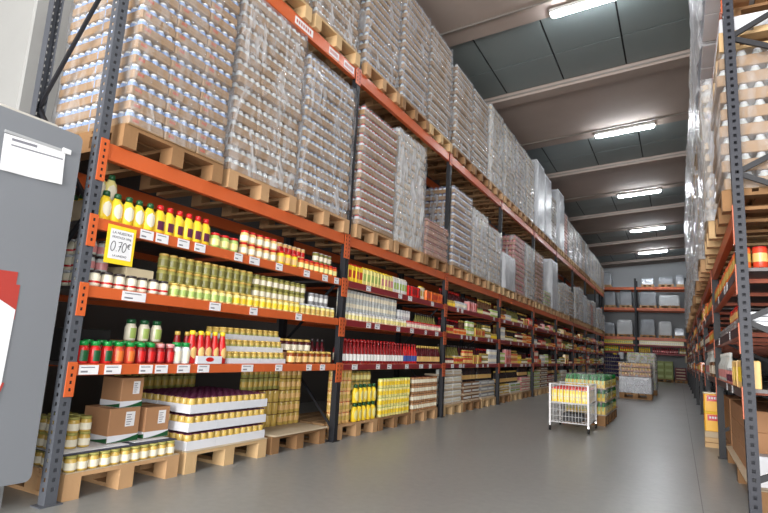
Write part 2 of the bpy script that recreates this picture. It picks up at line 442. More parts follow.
def load(loc,desc,where,group,n,lh,tray,bot,cap,fm,w=.84,d=.8,th=None,detail=True,rng=random,rot=0,lean=0):
    """film-wrapped stack; front at local x=0, y from 0 to w"""
    th=th or lh*.58
    o=empty('wrapped_pallet_load',loc,rot); tag(o,desc+', '+where,'pallet load',group)
    ta,ba=layer_meshes(w,d,lh,tray,bot,cap,th,0)
    key=id(ta)
    if key not in LM: LM[key]=(ta.mesh('tray_layer'),ba.mesh('bottle_layer'))
    tm,bm=LM[key]
    if detail:
        for i in range(n):
            dx=rng.uniform(-.024,0); dy=rng.uniform(-.007,.007)
            t=put('tray_layer',tm,o,(dx,dy,i*lh)); put('bottle_layer',bm,t)
    else:
        T=MB(); B=MB()
        for i in range(n):
            dx=rng.uniform(-.024,0); dy=rng.uniform(-.007,.007)
            T.add(ta,dx,dy,i*lh); B.add(ba,dx,dy,i*lh)
        put('tray_stack',T,o); put('bottle_stack',B,o)
    if fm:
        f=film_mesh(w,d,n*lh,rng); f.mats=[fm]; put('stretch_film',f,o)
    return o
def plain_load(loc,desc,where,group,h,box,fm,w=.84,d=.8,nz=4,ny=2,rng=random,rot=0):
    """stack of plain cartons under film"""
    o=empty('wrapped_pallet_load',loc,rot); tag(o,desc+', '+where,'pallet load',group)
    for i in range(nz):
        a=MB()
        for j in range(ny): a.rbox(-d,0,j*w/ny+.003,(j+1)*w/ny-.003,0,h/nz-.003,box,.008)
        put('carton_layer',a,o,(rng.uniform(-.01,0),0,i*h/nz))
    if fm:
        f=film_mesh(w,d,h,rng); f.mats=[fm]; put('stretch_film',f,o)
    return o

rng=random.Random(11)
def place_loads():
    gl='wrapped pallet loads on the left rack'; gp='pallets on the left rack'
    zA=LV['A'][0]; zE=LV['E'][0]
    K,KP,KR=M_kraft,M_kraftp,M_kraftr
    def slot(i): b=i//3; return BAY*b+.17+(i%3)*.905
    kinds={'bl':('kraft','lblue','white',K,F_light,'blue-and-white bottle stack in kraft trays'),
           'gr':('kraft','clear','silver',K,F_mid,'clear bottle stack in kraft trays'),
           'gb':('kraft','clear','lblue',K,F_mid,'pale blue bottle stack in kraft trays'),
           'rd':('kraft','silver','red',K,F_light,'red-topped can stack in kraft trays'),
           'sv':('pale','clear','silver',KP,F_heavy,'silvery film-wrapped can stack'),
           'sb':('pale','silver','blue',KP,F_heavy,'silvery film-wrapped stack with blue caps'),
           'bc':('kraft','silver','blue',K,F_mid,'blue-topped can stack in kraft trays'),
           'pk':('pale','pink','red',KR,F_mid,'pinkish can stack'),
           'br':('kraft','brown','gold',KR,F_mid,'brown bottle stack')}
    # lower pallet level
    specA=[('bl',15),('gr',15),('gb',14),('rd',13),('sv',14),('low',5),('bc',12),('sv',11),('sv',10),('wh',.7),('pk',12),('sv',12),('br',12),('low2',4),('wh',1.35),('sv',8),('sv',9),('gr',8),('sv',10),('sb',11),('wh',1.0),('sv',9),('pk',8),('sv',10),('sv',8),('sb',9),('sv',7)]
    specE=[None,('gr',16),('gr',16),('gb',17),('gb',15),('gr',15),('gr',14),('gr',14),('sv',15),('sv',15),('sb',15),('sv',15),('wh',1.72),('wh',1.65),('sv',13),('whb',1.75),('pk',13),('sv',12),('sv',12),('sb',12),('gr',12),('sv',12),('sv',11),('sb',11),('sv',11),('sv',11),('gr',10)]
    for lev,z,spec,lvname in (('A',zA,specA,'lower'),('E',zE,specE,'upper')):
        for i,s in enumerate(spec):
            if not s: continue
            b=i//3; det=b<3
            y=slot(i); x=.03
            where="%s on left rack's %s level, %s bay"%(['first','second','third'][i%3],lvname,ORD[b])
            pm=rng.choice([M_wood,M_wood,M_wood2,M_wood3])
            pallet((x,y,z+.002),"wooden pallet under the %s load on left rack's %s level, %s bay"%(['first','second','third'][i%3],lvname,ORD[b]),gp,w=.84,m=pm,detail=det)
            zz=z+.148; k,n=s
            if k=='low': load((x,y+.02,zz),'low uneven stack of brown and red packs',where,gl,n,.1,KR,'brown','pink',F_light,w=.8,rng=rng)
            elif k=='low2': load((x,y+.02,zz),'low silvery stack',where,gl,n,.1,KP,'lgreen','silver',F_mid,w=.8,rng=rng,detail=False)
            elif k=='wh' : plain_load((x,y,zz),'white carton stack under milky film',where,gl,n,M_whitecard,F_white,nz=max(2,int(n/.34)),rng=rng)
            elif k=='whb': plain_load((x,y,zz),'tall smooth white film-wrapped block',where,gl,n,M_whitecard,F_white,nz=2,ny=1,w=.86,rng=rng)
            else:
                _,bo,ca,tr,fm,de=kinds[k]
                load((x+rng.uniform(-.03,.02),y+(.035 if lev=='E' else .005),zz),de,where,gl,n,.104,tr,bo,ca,fm,w=.77 if lev=='E' else .83,rng=rng,detail=det)
place_loads()

def place_right_loads():
    gl='wrapped pallet loads on the right rack'; gp='pallets on the right rack'
    zA=LVR['A'][0]; zE=LVR['E'][0]
    r=random.Random(5)
    K,KP,KR=M_kraft,M_kraftp,M_kraftr
    def slot(i): return RIGHT_Y+BAY*(i//3)+.17+(i%3)*.905
    for i in range(18):
        y=slot(i); b=i//3; det=i<2
        w1="%s on right rack's lower level, %s bay"%(['first','second','third'][i%3],ORD[b])
        x=RIGHT_X-.05-(.04 if i%2 else 0)
        # local front +x must face -x : rotate by pi, so y runs backwards
        pallet((x,y+.84,zA+.002),"wooden pallet under the %s load on right rack's lower level, %s bay"%(['first','second','third'][i%3],ORD[b]),gp,w=.84,d=1.0,m=r.choice([M_wood,M_wood2,M_wood3]),detail=det,rot=PI)
        if i==0: load((x,y+.84,zA+.148),'white-capped bottle stack in kraft trays',w1,gl,8,.125,K,'clear','silver',F_light,d=1.0,th=.082,rng=r,rot=PI)
        else: load((x-.01,y+.84,zA+.148),['silvery film-wrapped bottle stack','loose silvery film-wrapped can stack'][i%2],w1,gl,r.randint(10,12),.104,r.choice([KP,K]),r.choice(['clear','silver']),r.choice(['silver','white']),F_heavy,d=1.0,rng=r,rot=PI,detail=det)
    for i in range(15):
        y=slot(i); b=i//3; w1="%s on right rack's upper level, %s bay"%(['first','second','third'][i%3],ORD[b])
        x=RIGHT_X-.06
        pallet((x+.1,y+.84,zE+.002),"wooden pallet under the %s load on right rack's upper level, %s bay"%(['first','second','third'][i%3],ORD[b]),gp,w=.84,d=1.0,m=M_wood,detail=i<2,rot=PI)
        if i<3: plain_load((x-.02,y+.84,zE+.148),'pale carton stack under milky film',w1,gl,1.7,M_whitecard,F_white,d=1.0,nz=3,rng=r,rot=PI)
        else: load((x,y+.84,zE+.148),'silvery film-wrapped stack',w1,gl,r.randint(12,16),.104,KP,'clear','silver',F_heavy,d=1.0,rng=r,rot=PI,detail=False)
place_right_loads()
def top_pallet():
    z=LVR['A'][0]+.148+8*.125+.004; y=RIGHT_Y+.17
    pallet((RIGHT_X-.02,y+.84,z),'wooden pallet stacked on top of the nearest right load','pallets on the right rack',w=.84,d=1.0,m=M_wood2,rot=PI)
    o=plain_load((RIGHT_X-.02,y+.84,z+.147),'low pale carton layer','on the pallet stacked over the nearest right load','wrapped pallet loads on the right rack',.11,M_whitecard,None,d=1.0,nz=1,ny=3,rot=PI)
top_pallet()

# ------------------------------------------------------------------ products
def patch(prof_r, z0,z1, m, half, n=8, oval=False, nr=6):
    """label wrapped on the +x side of a round body; prof_r(z)->radius"""
    a=MB(); k=a.mi(m); 
    for j in range(nr+1):
        t=j/nr; z=z0+(z1-z0)*t; hh=half*(math.sqrt(max(0,1-(2*t-1)**2))*.98+.02 if oval else 1)
        for i in range(n+1):
            an=-hh+2*hh*i/n; r=prof_r(z)+.0008; a.v.append((r*math.cos(an),r*math.sin(an),z))
    for j in range(nr):
        for i in range(n):
            b=j*(n+1)+i; a.f.append((b,b+1,b+n+2,b+n+1)); a.m.append(k); a.sm.append(True)
    return a
def interp(prof):
    def f(z):
        for (za,ra),(zb,rb) in zip(prof,prof[1:]):
            if za<=z<=zb: return ra+(rb-ra)*(z-za)/max(1e-6,zb-za)
        return prof[-1][1]
    return f
def build_product(shape, body, cap, label, n):
    bm=cm(body,.18); cp=cm(cap,.35); lb=cm(label,.5) if label else None
    parts=[]
    if shape=='squeeze':
        pr=[(0,.030),(.006,.035),(.095,.036),(.125,.032),(.142,.021),(.15,.02)]
        a=MB(); a.lathe(pr,bm,n=n,sx=.82,sy=1.18); parts.append(('squeeze_bottle',a))
        c=MB(); c.lathe([(.148,.022),(.172,.0215),(.182,.018),(.184,.012)],cp,n=n); parts.append(('cap',c))
        if lb:
            l=patch(interp(pr),.02,.118,lb,.8,oval=True) if label!='purple' else patch(interp(pr),.02,.078,lb,.62); l.v=[(x*.82+.0006,y*1.18,z) for x,y,z in l.v]; parts.append(('label',l))
    elif shape=='jar':
        pr=[(0,.029),(.005,.033),(.06,.0335),(.071,.029),(.077,.0285)]
        a=MB(); a.lathe(pr,bm,n=n); parts.append(('glass_jar',a))
        c=MB(); c.lathe([(.075,.031),(.088,.031),(.090,.029)],cp,n=n); parts.append(('lid',c))
        if lb: l=MB(); l.lathe([(.012,.0342),(.052,.0344)] if label not in ('red','tomato') else [(.018,.0342),(.030,.0343)],lb,n=n,cap=False); parts.append(('label',l))
    elif shape=='ketchup':
        pr=[(0,.031),(.008,.037),(.10,.036),(.15,.025),(.19,.018),(.196,.018)]
        a=MB(); a.lathe(pr,bm,n=n); parts.append(('sauce_bottle',a))
        c=MB(); c.lathe([(.194,.02),(.218,.019),(.222,.014)],cp,n=n); parts.append(('cap',c))
        if lb: parts.append(('label',patch(interp(pr),.035,.115,lb,.8,oval=True)))
    elif shape=='sauce':
        pr=[(0,.030),(.006,.034),(.08,.035),(.098,.027),(.106,.026)]
        a=MB(); a.lathe(pr,bm,n=n); parts.append(('sauce_jar',a))
        c=MB(); c.lathe([(.104,.0285),(.128,.028),(.131,.025)],cp,n=n); parts.append(('cap',c))
        if lb: parts.append(('label',patch(interp(pr),.015,.078,lb,.75,oval=False)))
    elif shape=='can':
        a=MB(); a.lathe([(0,.031),(.003,.033),(.1,.033),(.104,.031)],bm,n=n); parts.append(('food_can',a))
        c=MB(); c.lathe([(.103,.0325),(.108,.0325),(.108,.029),(.105,.028)],cp,n=n); parts.append(('lid',c))
        if lb: l=MB(); l.lathe([(.03,.0336),(.075,.0336)],lb,n=n,cap=False); parts.append(('label',l))
    elif shape=='bottle':
        pr=[(0,.031),(.006,.035),(.13,.035),(.165,.022),(.185,.0135),(.225,.0125)]
        a=MB(); a.lathe(pr,bm,n=n); parts.append(('glass_bottle',a))
        c=MB(); c.lathe([(.215,.0145),(.245,.0145),(.247,.011)],cp,n=n); parts.append(('cap',c))
        if lb: l=MB(); l.lathe([(.03,.0357),(.10,.0357)],lb,n=n,cap=False); parts.append(('label',l))
    elif shape=='pack':
        a=MB(); a.rbox(-.03,.03,-.036,.036,0,.17,bm,.008); parts.append(('food_pack',a))
        c=MB(); c.rbox(-.012,.012,-.036,.036,.168,.19,cp,.004); parts.append(('sealed_top',c))
        if lb: l=MB(); l.box(.03,.0312,-.026,.026,.04,.12,lb); parts.append(('label',l))
    elif shape=='carton':
        a=MB(); a.rbox(-.04,.04,-.042,.042,0,.13,bm,.004); parts.append(('carton',a))
        c=MB(); c.box(-.035,.035,-.037,.037,.13,.1325,cp); parts.append(('top_flap',c))
        if lb: l=MB(); l.box(.04,.0412,-.03,.03,.03,.10,lb); parts.append(('label',l))
    return parts
PROTO={}
CATS=dict(squeeze='bottle',jar='jar',ketchup='bottle',sauce='jar',can='can',bottle='bottle',pack='pack',carton='box')
def proto(shape,body,cap,label,detail):
    k=(shape,body,cap,label,detail)
    if k not in PROTO:
        ps=build_product(shape,body,cap,label,14 if detail==2 else (10 if detail==1 else 8))
        if detail==2: PROTO[k]=[(n,b.mesh(n)) for n,b in ps]
        else:
            a=MB()
            for n,b in ps: a.add(b)
            PROTO[k]=[(ps[0][0],a.mesh(ps[0][0]))]
    return PROTO[k]
PEND=[]
def product(spec,loc,label,group,detail,rot=0,s=1.):
    PEND.append((spec,tuple(loc),label,group,detail,rot,s))
REST={'glass_jar':('small glass jars filling the farther shelves of the racks','jars'),'food_can':('small tins filling the farther and inner rows of the racks','tins'),'glass_bottle':('small dark bottles in the farther back rows of the racks','bottles'),
 'carton':('small cartons on the farthest shelves','cartons'),'food_pack':('small food packs on the farthest shelves','packs'),'squeeze_bottle':('remaining squeeze bottles','bottles'),'sauce_jar':('remaining sauce jars','jars'),'sauce_bottle':('remaining sauce bottles','bottles')}
def flush_products():
    cam=sc.camera.matrix_world.translation; by={}
    for p in PEND: by.setdefault(proto(*p[0],0)[0][0],[]).append(p)
    n=0
    for kind,L in by.items():
        # those that show largest come first: near the camera and not buried behind a front row
        L.sort(key=lambda p:(Vector(p[1])-cam).length*(1.0 if p[4]==2 else 1.12)/p[6])
        for spec,loc,label,group,detail,rot,sc_ in L[:300]:
            ps=proto(*spec,detail)
            o=put(ps[0][0],ps[0][1],None,loc,rot); o.scale=(sc_,)*3
            for nm,me in ps[1:]: put(nm,me,o)
            tag(o,label,CATS[spec[0]],group); n+=1
        if L[300:]:
            a=MB(); cache={}
            for spec,loc,label,group,detail,rot,sc_ in L[300:]:
                if spec not in cache:
                    q=MB()
                    for nm,b in build_product(*spec,8): q.add(b)
                    cache[spec]=q
                q=cache[spec]; c,sn=math.cos(rot),math.sin(rot); b=len(a.v)
                a.v+=[((x*c-y*sn)*sc_+loc[0],(x*sn+y*c)*sc_+loc[1],z*sc_+loc[2]) for x,y,z in q.v]
                for f,m,sm in zip(q.f,q.m,q.sm): a.f.append(tuple(b+i for i in f)); a.m.append(a.mi(q.mats[m])); a.sm.append(sm)
            o=put(kind,a); lb,ct=REST[kind]; tag(o,lb,ct,kind='stuff')
        print(kind,len(L))
PW=dict(squeeze=.084,jar=.071,ketchup=.078,sauce=.074,can=.0695,bottle=.074,pack=.076,carton=.088)
PH=dict(squeeze=.185,jar=.0905,ketchup=.223,sauce=.132,can=.1085,bottle=.248,pack=.191,carton=.133)
CNT=[0]
def row(spec,desc,where,y0,y1,z,x=-.045,tiers=1,rows=1,detail=2,s=1.,face=0,gap=.0,skip=0,r=None,tierfn=None):
    """fill a shelf front from y0 to y1 with one product; rows go back from the front, tiers go up"""
    r=r or rng
    p=PW[spec[0]]*s+gap; n=max(1,int((y1-y0)/p+.2)); sx=-1 if face==0 else 1
    lab=desc+' '+where
    for k in range(rows):
        for i in range(n):
            t_=tiers if tierfn is None else tierfn(i/max(1,n-1),k)
            for t in range(t_):
                if skip and r.random()<skip and t==t_-1 and t>0: continue
                xx=x+sx*(k*PW[spec[0]]*s+.001)
                product(spec,(xx+r.uniform(-.004,.004),y0+(i+.5)*(y1-y0)/n+r.uniform(-.0015,.0015),z+.0008+t*PH[spec[0]]*s),lab,desc.split(' standing')[0]+'s '+where,detail,face+r.uniform(-.15,.15),s); CNT[0]+=1

def ptray(loc,label,group,ny,nx,spec,trayh=.045,traym=None,detail=1,s=1.,rot=0):
    """one open cardboard tray holding jars that travel with it"""
    p=PW[spec[0]]*s
    o=empty('jar_tray',loc,rot); tag(o,label,'tray',group)
    a=MB(); m=traym or M_whitecard; w=ny*p; d=nx*p; t=.003
    a.box(-d,0,0,w,0,t,m); a.box(-t,0,0,w,t,trayh,m); a.box(-d,-d+t,0,w,t,trayh,m); a.box(-d+t,-t,0,t,t,trayh,m); a.box(-d+t,-t,w-t,w,t,trayh,m)
    put('cardboard_tray',a,o)
    ps=proto(*spec,1)
    for i in range(nx):
        for j in range(ny):
            c=put(ps[0][0],ps[0][1],o,(-(i+.5)*p,(j+.5)*p,t)); c.scale=(s,s,s)
    return o

N1="in the left rack's nearest bay"
def S(lv,b): return "on the %s shelf, left rack's %s bay"%(dict(B='top',C='middle',D='bottom')[lv],ORD[b])
zB,zC,zD=LV['B'][0],LV['C'][0],LV['D'][0]
def bay0():
    # top shelf
    w=S('B',0)
    row(('squeeze','yellow','dgreen','cream'),'yellow squeeze bottle with dark green cap',w,.125,.52,zB,s=1.0,gap=-.006)
    row(('squeeze','yellow','dgreen','cream'),'yellow green-capped squeeze bottle in the rows behind',w,.125,.21,zB,x=-.2,rows=5,detail=1)
    row(('squeeze','pale_yellow','dgreen','cream'),'paler green-capped squeeze bottle raised behind the front',w,.125,.28,zB+.13,x=-.13,tiers=1,detail=1)
    for (yy) in (.165,.24): pass
    row(('squeeze','yellow','red','purple'),'red-capped yellow squeeze bottle, purple label',w,.525,1.01,zB,s=1.06,gap=-.008)
    row(('jar','lgreen','red','pale_yellow'),'small pale green jar with red lid',w,1.02,1.32,zB,tiers=1,s=1.2)
    row(('jar','peach','red','cream'),'peach coloured jar with red lid',w,1.34,1.78,zB,tiers=2,s=1.08,detail=2)
    row(('jar','yellow','red','peach'),'yellow jar with red lid',w,1.80,2.08,zB,s=1.25,tiers=1)
    row(('jar','orange','red','pale_yellow'),'red-lidded orange jar, yellow label',w,2.1,2.74,zB,s=1.1,tiers=1)
    row(('can','peach','cream','red'),'small tin stacked behind the peach jars',w,1.9,2.3,zB,x=-.135,tiers=2,detail=1,s=.95)
    row(('can','olive','silver','cream'),'olive tin behind the orange jars',w,2.45,2.75,zB,x=-.13,tiers=2,detail=1)
    # middle shelf
    w=S('C',0)
    row(('jar','cream','silver','red'),'cream jar with silver lid in inner rows',w,.12,.2,zC,x=-.22,tiers=3,rows=6,detail=1,s=1.08)
    row(('jar','cream','dark','red'),'cream jar with dark lid and red stripe',w,.12,.70,zC,s=1.05)
    row(('jar','pale_yellow','gold','lgreen'),'pale yellow jar with green label',w,.71,1.30,zC,s=1.02)
    row(('jar','pale_yellow','gold','yellow'),'yellow jar with gold lid',w,1.31,2.16,zC,s=1.05)
    row(('jar','pale_yellow','silver','gold'),'gold-labelled jar with silver lid',w,2.17,2.74,zC,s=1.05)
    row(('jar','pickle','gold','olive'),'olive pickle jar in tiers behind the front',w,.66,1.6,zC,x=-.125,tiers=3,detail=1,s=1.08)
    row(('jar','pickle','olive','cream'),'pickle jar with cream label in tiers',w,1.62,2.35,zC,x=-.13,tiers=3,detail=1,s=1.05)
    row(('can','grey','silver','white'),'silver tin behind jars at far end',w,2.42,2.74,zC,x=-.13,tiers=2,detail=1)
    row(('jar','clear','dark','pink'),'dusky jar in tiers behind cream jars',w,.12,.30,zC,x=-.13,tiers=3,detail=1,s=1.08)
    # bottom shelf
    w=S('D',0)
    row(('sauce','dred','green','red'),'dark red sauce jar in inner rows',w,.12,.2,zD,x=-.56,tiers=2,rows=3,detail=1,s=1.05)
    row(('sauce','red','green','dgreen'),'red green-capped sauce jar, dark green label',w,.115,.345,zD)
    row(('sauce','tomato','green','orange'),'red green-capped sauce jar, orange label',w,.345,.505,zD)
    row(('sauce','dred','green','red'),'dark red green-capped sauce jar, red label',w,.505,.66,zD)
    row(('sauce','dred','pink','red'),'dark red sauce jar with pink cap',w,.66,.81,zD)
    row(('sauce','red','green','tomato'),'red green-capped sauce jar in second row',w,.2,.72,zD,x=-.135,detail=1,s=1.05)
    row(('sauce','white','green','cream'),'white sauce bottle with green cap',w,.80,.94,zD,s=1.1,gap=-.008)
    row(('sauce','cream','dgreen','lgreen'),'white green-capped bottle behind the red jars',w,.52,.82,zD+.14,x=-.2,detail=1,s=1.08)
    row(('ketchup','red','yellow','peach'),'tall red ketchup bottle with yellow cap',w,.93,1.3,zD,s=1.05,x=-.052,gap=-.008)
    row(('ketchup','dred','gold','tomato'),'dark ketchup bottle in the second row',w,.86,1.2,zD,x=-.13,detail=1)
    row(('jar','amber','gold','peach'),'gold-lidded amber jar, cream label',w,2.06,2.74,zD,s=1.25)
    row(('jar','wine','gold','cream'),'dark amber jar in raised second row',w,2.0,2.5,zD+.10,x=-.14,detail=1,s=1.3)
    row(('bottle','maroon','dark',None),'dark red bottle behind the amber jars',w,2.52,2.76,zD,x=-.14,detail=1,s=.95)
    o=empty('display_tray',(-.004,.99,zD+.001)); tag(o,'white display tray front with red mark before the ketchup bottles','tray')
    a=MB(); a.box(-.002,0,0,.24,0,.055,M_whitecard); a.box(-.1,-.002,0,.003,0,.055,M_whitecard); put('tray_front',a,o)
    a=MB(); a.lathe([(0,.03),(.0012,.03)],cm('red'),n=16); q=put('red_mark',a,o,(.0004,.12,.03)); q.rotation_euler=(0,PI/2,0); q.scale=(.55,1.3,1)
    # stacked white trays of jars
    for t in range(3):
        for i in range(2):
            ptray((-.01-.04*t-.02,1.32+i*.352,zD+.001+t*.092),'white tray of gold jars on the bottom shelf, %s layer of the %s stack'%(['lowest','middle','topmost'][t],['near','far'][i]),'white jar trays on the bottom shelf',5,3,('jar','mustard','gold','pickle'),.04,s=.985)
    # plain support riser boxes behind
    a=MB(); a.rbox(-.42,-.18,.5,.83,0,.138,M_card,.004); o=put('brown_carton',a,None,(0,0,zD+.001)); tag(o,'low brown carton under the white bottles at the back of the bottom shelf, nearest bay','carton')
    a=MB(); a.rbox(-.5,-.10,1.98,2.515,0,.098,M_card,.004); o=put('brown_carton',a,None,(0,0,zD+.001)); tag(o,'low brown carton under the dark amber jars on the bottom shelf, nearest bay','carton')
    a=MB(); a.rbox(-.3,-.1,.12,.29,0,.128,M_card2,.004); o=put('brown_carton',a,None,(0,0,zB+.001)); tag(o,'grey carton under the stacked squeeze bottles on the top shelf, nearest bay','carton')
    a=MB(); a.rbox(-.30,-.09,.40,.61,0,.155,mat('cream_carton',(222,206,170),.6),.004); o=put('cream_carton',a,None,(0,0,zC+.001)); tag(o,'cream carton behind the cream jars on the middle shelf, nearest bay','carton')
    # black crate behind
    a=MB(); a.rbox(-.5,-.24,.14,.46,0,.2,mat('black_crate',(26,26,28),.5),.006); a.box(-.24,-.239,.2,.4,.05,.09,M_inkg); o=put('display_box',a,None,(0,0,zD+.001)); tag(o,'black display box behind the red sauce jars, nearest bay','box')
bay0()

def bay1():
    Y=BAY
    w=S('B',1)
    row(('pack','yellow','red','tomato'),'yellow food pack with red label',w,Y+.13,Y+.44,zB)
    row(('pack','pale_yellow','yellow','lgreen'),'pale yellow food pack with green label',w,Y+.44,Y+.85,zB)
    row(('pack','pale_yellow','yellow','pink'),'pale yellow food pack with pink label',w,Y+.86,Y+1.17,zB)
    row(('pack','white','cream','lgreen'),'white food pack with green label',w,Y+1.18,Y+1.56,zB)
    row(('carton','red','pink','dred'),'small red carton',w,Y+1.58,Y+1.95,zB)
    row(('pack','cream','yellow','gold'),'cream food pack',w,Y+1.96,Y+2.12,zB,s=.9)
    row(('carton','orange','orange','tomato'),'bright orange carton',w,Y+2.13,Y+2.74,zB)
    w=S('C',1)
    row(('jar','cream','silver','pale_yellow'),'cream jar with silver lid',w,Y+.13,Y+1.6,zC,s=1.02)
    row(('jar','pink','red','cream'),'pale pink jar with red lid',w,Y+1.62,Y+2.74,zC,s=1.0)
    row(('can','clear','silver','cream'),'pale tin in tiers behind cream jars',w,Y+.13,Y+1.45,zC,x=-.12,tiers=3,detail=1)
    row(('can','silver','silver','white'),'silver tin behind the pink jars',w,Y+1.5,Y+1.85,zC,x=-.12,tiers=2,detail=1)
    row(('bottle','olive','dark','gold'),'olive bottle behind the pink jars',w,Y+2.05,Y+2.74,zC,x=-.13,detail=1,s=.9)
    w=S('D',1)
    row(('bottle','dred','dred','white'),'red sauce bottle with white label',w,Y+.13,Y+1.55,zD,s=1.0)
    row(('bottle','red','dred','blue'),'red sauce bottle with blue label',w,Y+1.56,Y+1.95,zD)
    row(('bottle','maroon','gold','peach'),'dark bottle with peach label',w,Y+1.96,Y+2.74,zD,s=.95)
    row(('bottle','dred','red','cream'),'dark red bottle in the second row',w,Y+.13,Y+1.5,zD,x=-.125,detail=1,s=1.05)
bay1()

def bays_far():
    pal=[('jar','tomato','gold','peach','orange-red jar with gold lid'),('jar','peach','red','orange','peach jar with red lid'),('jar','mustard','gold','yellow','mustard jar with gold lid'),
         ('can','gold','silver','tomato','gold tin with red label'),('jar','pickle','dgreen','pale_yellow','green pickle jar'),('carton','gold','yellow','tomato','gold carton'),('can','silver','silver','cream','silver tin with cream label'),
         ('jar','dred','dark','cream','dark red jar with cream label'),('carton','tomato','red','cream','red carton with cream label'),('can','lgreen','silver','cream','pale green tin'),('carton','pink','white','tomato','pink carton'),('jar','olive','gold','cream','olive jar with gold lid')]
    back=[('bottle','wine','dark','cream','dark wine bottle'),('bottle','brown','gold','peach','brown bottle with peach label'),('bottle','maroon','red','white','maroon bottle with white label'),('bottle','olive','dark','gold','olive oil bottle'),('bottle','dark','gold','grey','black bottle with grey label')]
    r=random.Random(21)
    for b in range(2,9):
        Y=BAY*b; det=1 if b<4 else 0
        for lv,z in (('B',zB),('C',zC),('D',zD)):
            w=S(lv,b)
            ns=6 if b<5 else 4
            ch=r.sample(pal,ns); cuts=sorted([.13]+[.13+2.62*(i+1)/ns+r.uniform(-.1,.1) for i in range(ns-1)]+[2.75])
            for q,(ya,yb) in zip(ch,zip(cuts,cuts[1:])):
                row(q[:4],q[4],w,Y+ya,Y+yb-.01,z,detail=det,r=r,s=r.uniform(.95,1.2),gap=.006,tierfn=(lambda u,k,t=(2 if lv!='B' and r.random()<.45 else 1):t))
            if b<6:
                bk=r.sample(back,3)
                for (q,ya,yb) in zip(bk,(.13,1.0,1.9),(.98,1.88,2.75)):
                    row(q[:4],q[4]+' behind',w,Y+ya,Y+yb,z,x=-.15,detail=0,r=r,s=r.uniform(.85,1.15),gap=r.uniform(.004,.03))
bays_far()

# ------------------------------------------------------------------ floor level of the left rack
def swoosh_box(loc,label,w,d,h,rot=0):
    o=empty('brown_carton',loc,rot); tag(o,label,'carton')
    a=MB(); a.rbox(-d,0,0,w,0,h,M_card,.004); a.box(-d*.52,-d*.48,0.0,w,h,h+.0008,mat('packing_tape',(196,160,110),.3)); put('carton_body',a,o)
    g=cm('dgreen'); 
    b=MB(); b.box(0,.001,0.001,w-.001,.002,h*.22,M_whitecard); b.box(-d+.001,-.001,-.001,0,.002,h*.22,M_whitecard); put('white_base_band',b,o)
    n=8; c=MB()
    for i in range(n):
        t0,t1=i/n,(i+1)/n
        f=lambda t: h*(.03+.17*t**1.7)
        c.quad([(.0015,w*t0,.003),(.0015,w*t1,.003),(.0015,w*t1,f(t1)),(.0015,w*t0,f(t0))],g)
        c.quad([(-d+d*t0,-.0015,.003),(-d+d*t1,-.0015,.003),(-d+d*t1,-.0015,f(t1)*.8),(-d+d*t0,-.0015,f(t0)*.8)],g)
    put('green_swoosh',c,o)
    e=MB(); e.box(0,.0012,w*.52,w*.82,h*.45,h*.88,M_paper)
    for k in range(5): e.box(.0012,.0016,w*.55,w*(.62+.03*(k%3)+.06),h*(.5+.07*k),h*(.525+.07*k),M_inkg)
    put('shipping_label',e,o)
    return o
